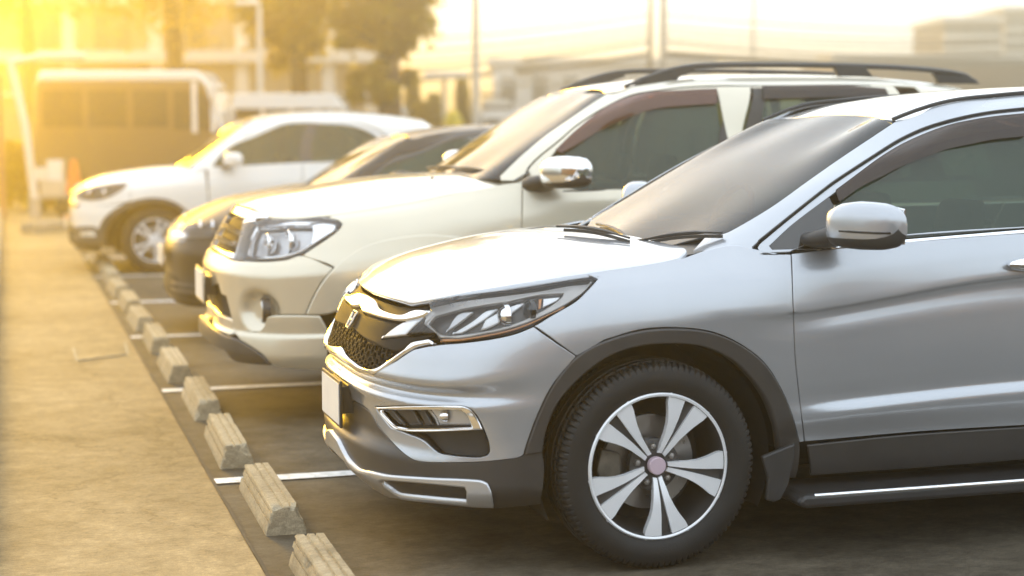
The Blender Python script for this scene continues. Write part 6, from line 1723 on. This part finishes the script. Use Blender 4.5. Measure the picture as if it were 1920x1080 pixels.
# cone, hand cart with boxes
x, y = spot(140, 27); k = empty('traffic_cone', (x, y, .0)); tag(k, 'orange traffic cone on a post beside the loaded hand cart', 'traffic cone')
MB().tube([(0, 0, 0), (0, 0, .55)], .04, seg=10).build('post', M['orange'], k)
MB().lathe([(.15, .40), (.13, .45), (.09, .75), (.05, .95), (.0, .96)], 24, 'Z').build('cone', M['orange'], k, smooth=40)
MB().box((0, 0, .02), (.36, .36, .04)).build('base', M['orange'], k)
x, y = spot(94, 28); k = empty('hand_cart', (x, y, 0), -YAW + R(15)); tag(k, 'hand cart standing near the left end of the bays', 'cart')
MB().box((0, 0, .30), (.62, .5, .05)).build('deck', M['pole'], k, bevel=.01)
MB().tube([(-.3, -.2, .3), (-.36, -.2, 1.05), (-.36, .2, 1.05), (-.3, .2, .3)], .02).build('handle', M['pole_w'], k)
for sx in (-.22, .22):
    for sy in (-.2, .2):
        MB().lathe([(0, -.03), (.13, -.03), (.14, 0), (.13, .03), (0, .03)], 16, 'Y', (sx, sy, .14)).build('wheel', M['rubber'], k)
for lb, dx, z, s, mt in (('grey box lying on the hand cart', .08, .455, (.40, .38, .25), 'wall_pale'), ('upright pale box on top of the grey box on the hand cart', .12, .755, (.26, .3, .345), 'van_white'), ('small white box on the grey box by the cart handle', -.12, .69, (.18, .2, .215), 'ledge')):
    b = MB().box((0, 0, 0), s).build('box', M[mt], bevel=.01)
    c_, s_ = math.cos(-YAW), math.sin(-YAW)
    b.location = (x + dx * c_, y + dx * s_, z); b.rotation_euler = (0, 0, -YAW + .1); tag(b, lb, 'box', 'boxes on the hand cart')
x, y = spot(850, 43.5); k = empty('litter_bin', (x, y, 0)); tag(k, 'bright yellow litter bin at the foot of the upright shrub', 'litter bin')
MB().lathe([(.0, 0), (.22, 0), (.24, 1.5), (.26, 1.52), (.26, 1.58), (.14, 1.85), (.0, 1.9)], 24, 'Z').build('drum', M['yellow'], k, smooth=40)
MB().box((0, -.2, 1.63), (.22, .05, .10)).build('flap', M['plastic'], k)
# kerbed island at the end of the bays
m = MB(); m.prism([(.15, 24.2), (.35, 24.0), (3.8, 27.6), (3.6, 27.9)], 0, .15); tag(m.build('kerb_island', kg, bevel=.02), 'low kerb island crossing the end of the driveway', 'kerb')

# ------------------------------------------------------------------ unseen dark wall and car, added behind the survey point for reflections
wb = empty('reflection_wall', (14, -13, 0)); tag(wb, 'long dark brown wall added out of view behind the viewpoint to darken the car reflections', 'wall')
MB().box((0, 0, 1.9), (90, .3, 3.8)).build('wall', M['brick'], wb)
MB().box((0, 0, 3.86), (90.2, .42, .12)).build('coping', M['pole'], wb)
for k in range(31): MB().box((-45 + 3 * k, .22, 1.9), (.35, .16, 3.79)).build('pier', M['wall_tan'], wb)
nb = copy_tree(third_car.root); nb.location = (1.75, -.35, 0); nb['label'] = 'copy of the dark hatchback added out of view to darken reflections in the silver SUV door'  # unseen copy, added so the silver door mirrors something dark

# ------------------------------------------------------------------ haze, added to give the warm cast of the yellow flare
hz, hn, hl_, hb = nodes_of('haze_air')
hn.remove(hb)
ho = [q for q in hn if q.type == 'OUTPUT_MATERIAL'][0]
pv = hn.new('ShaderNodeVolumePrincipled')
pv.inputs['Color'].default_value = (1, .93, .72, 1)
pv.inputs['Density'].default_value = HAZE
pv.inputs['Anisotropy'].default_value = .85
hl_.new(pv.outputs[0], ho.inputs['Volume'])
MB().box((0, 290, 4.95), (1100, 760, 11.9)).build('haze', hz, kind='stuff')
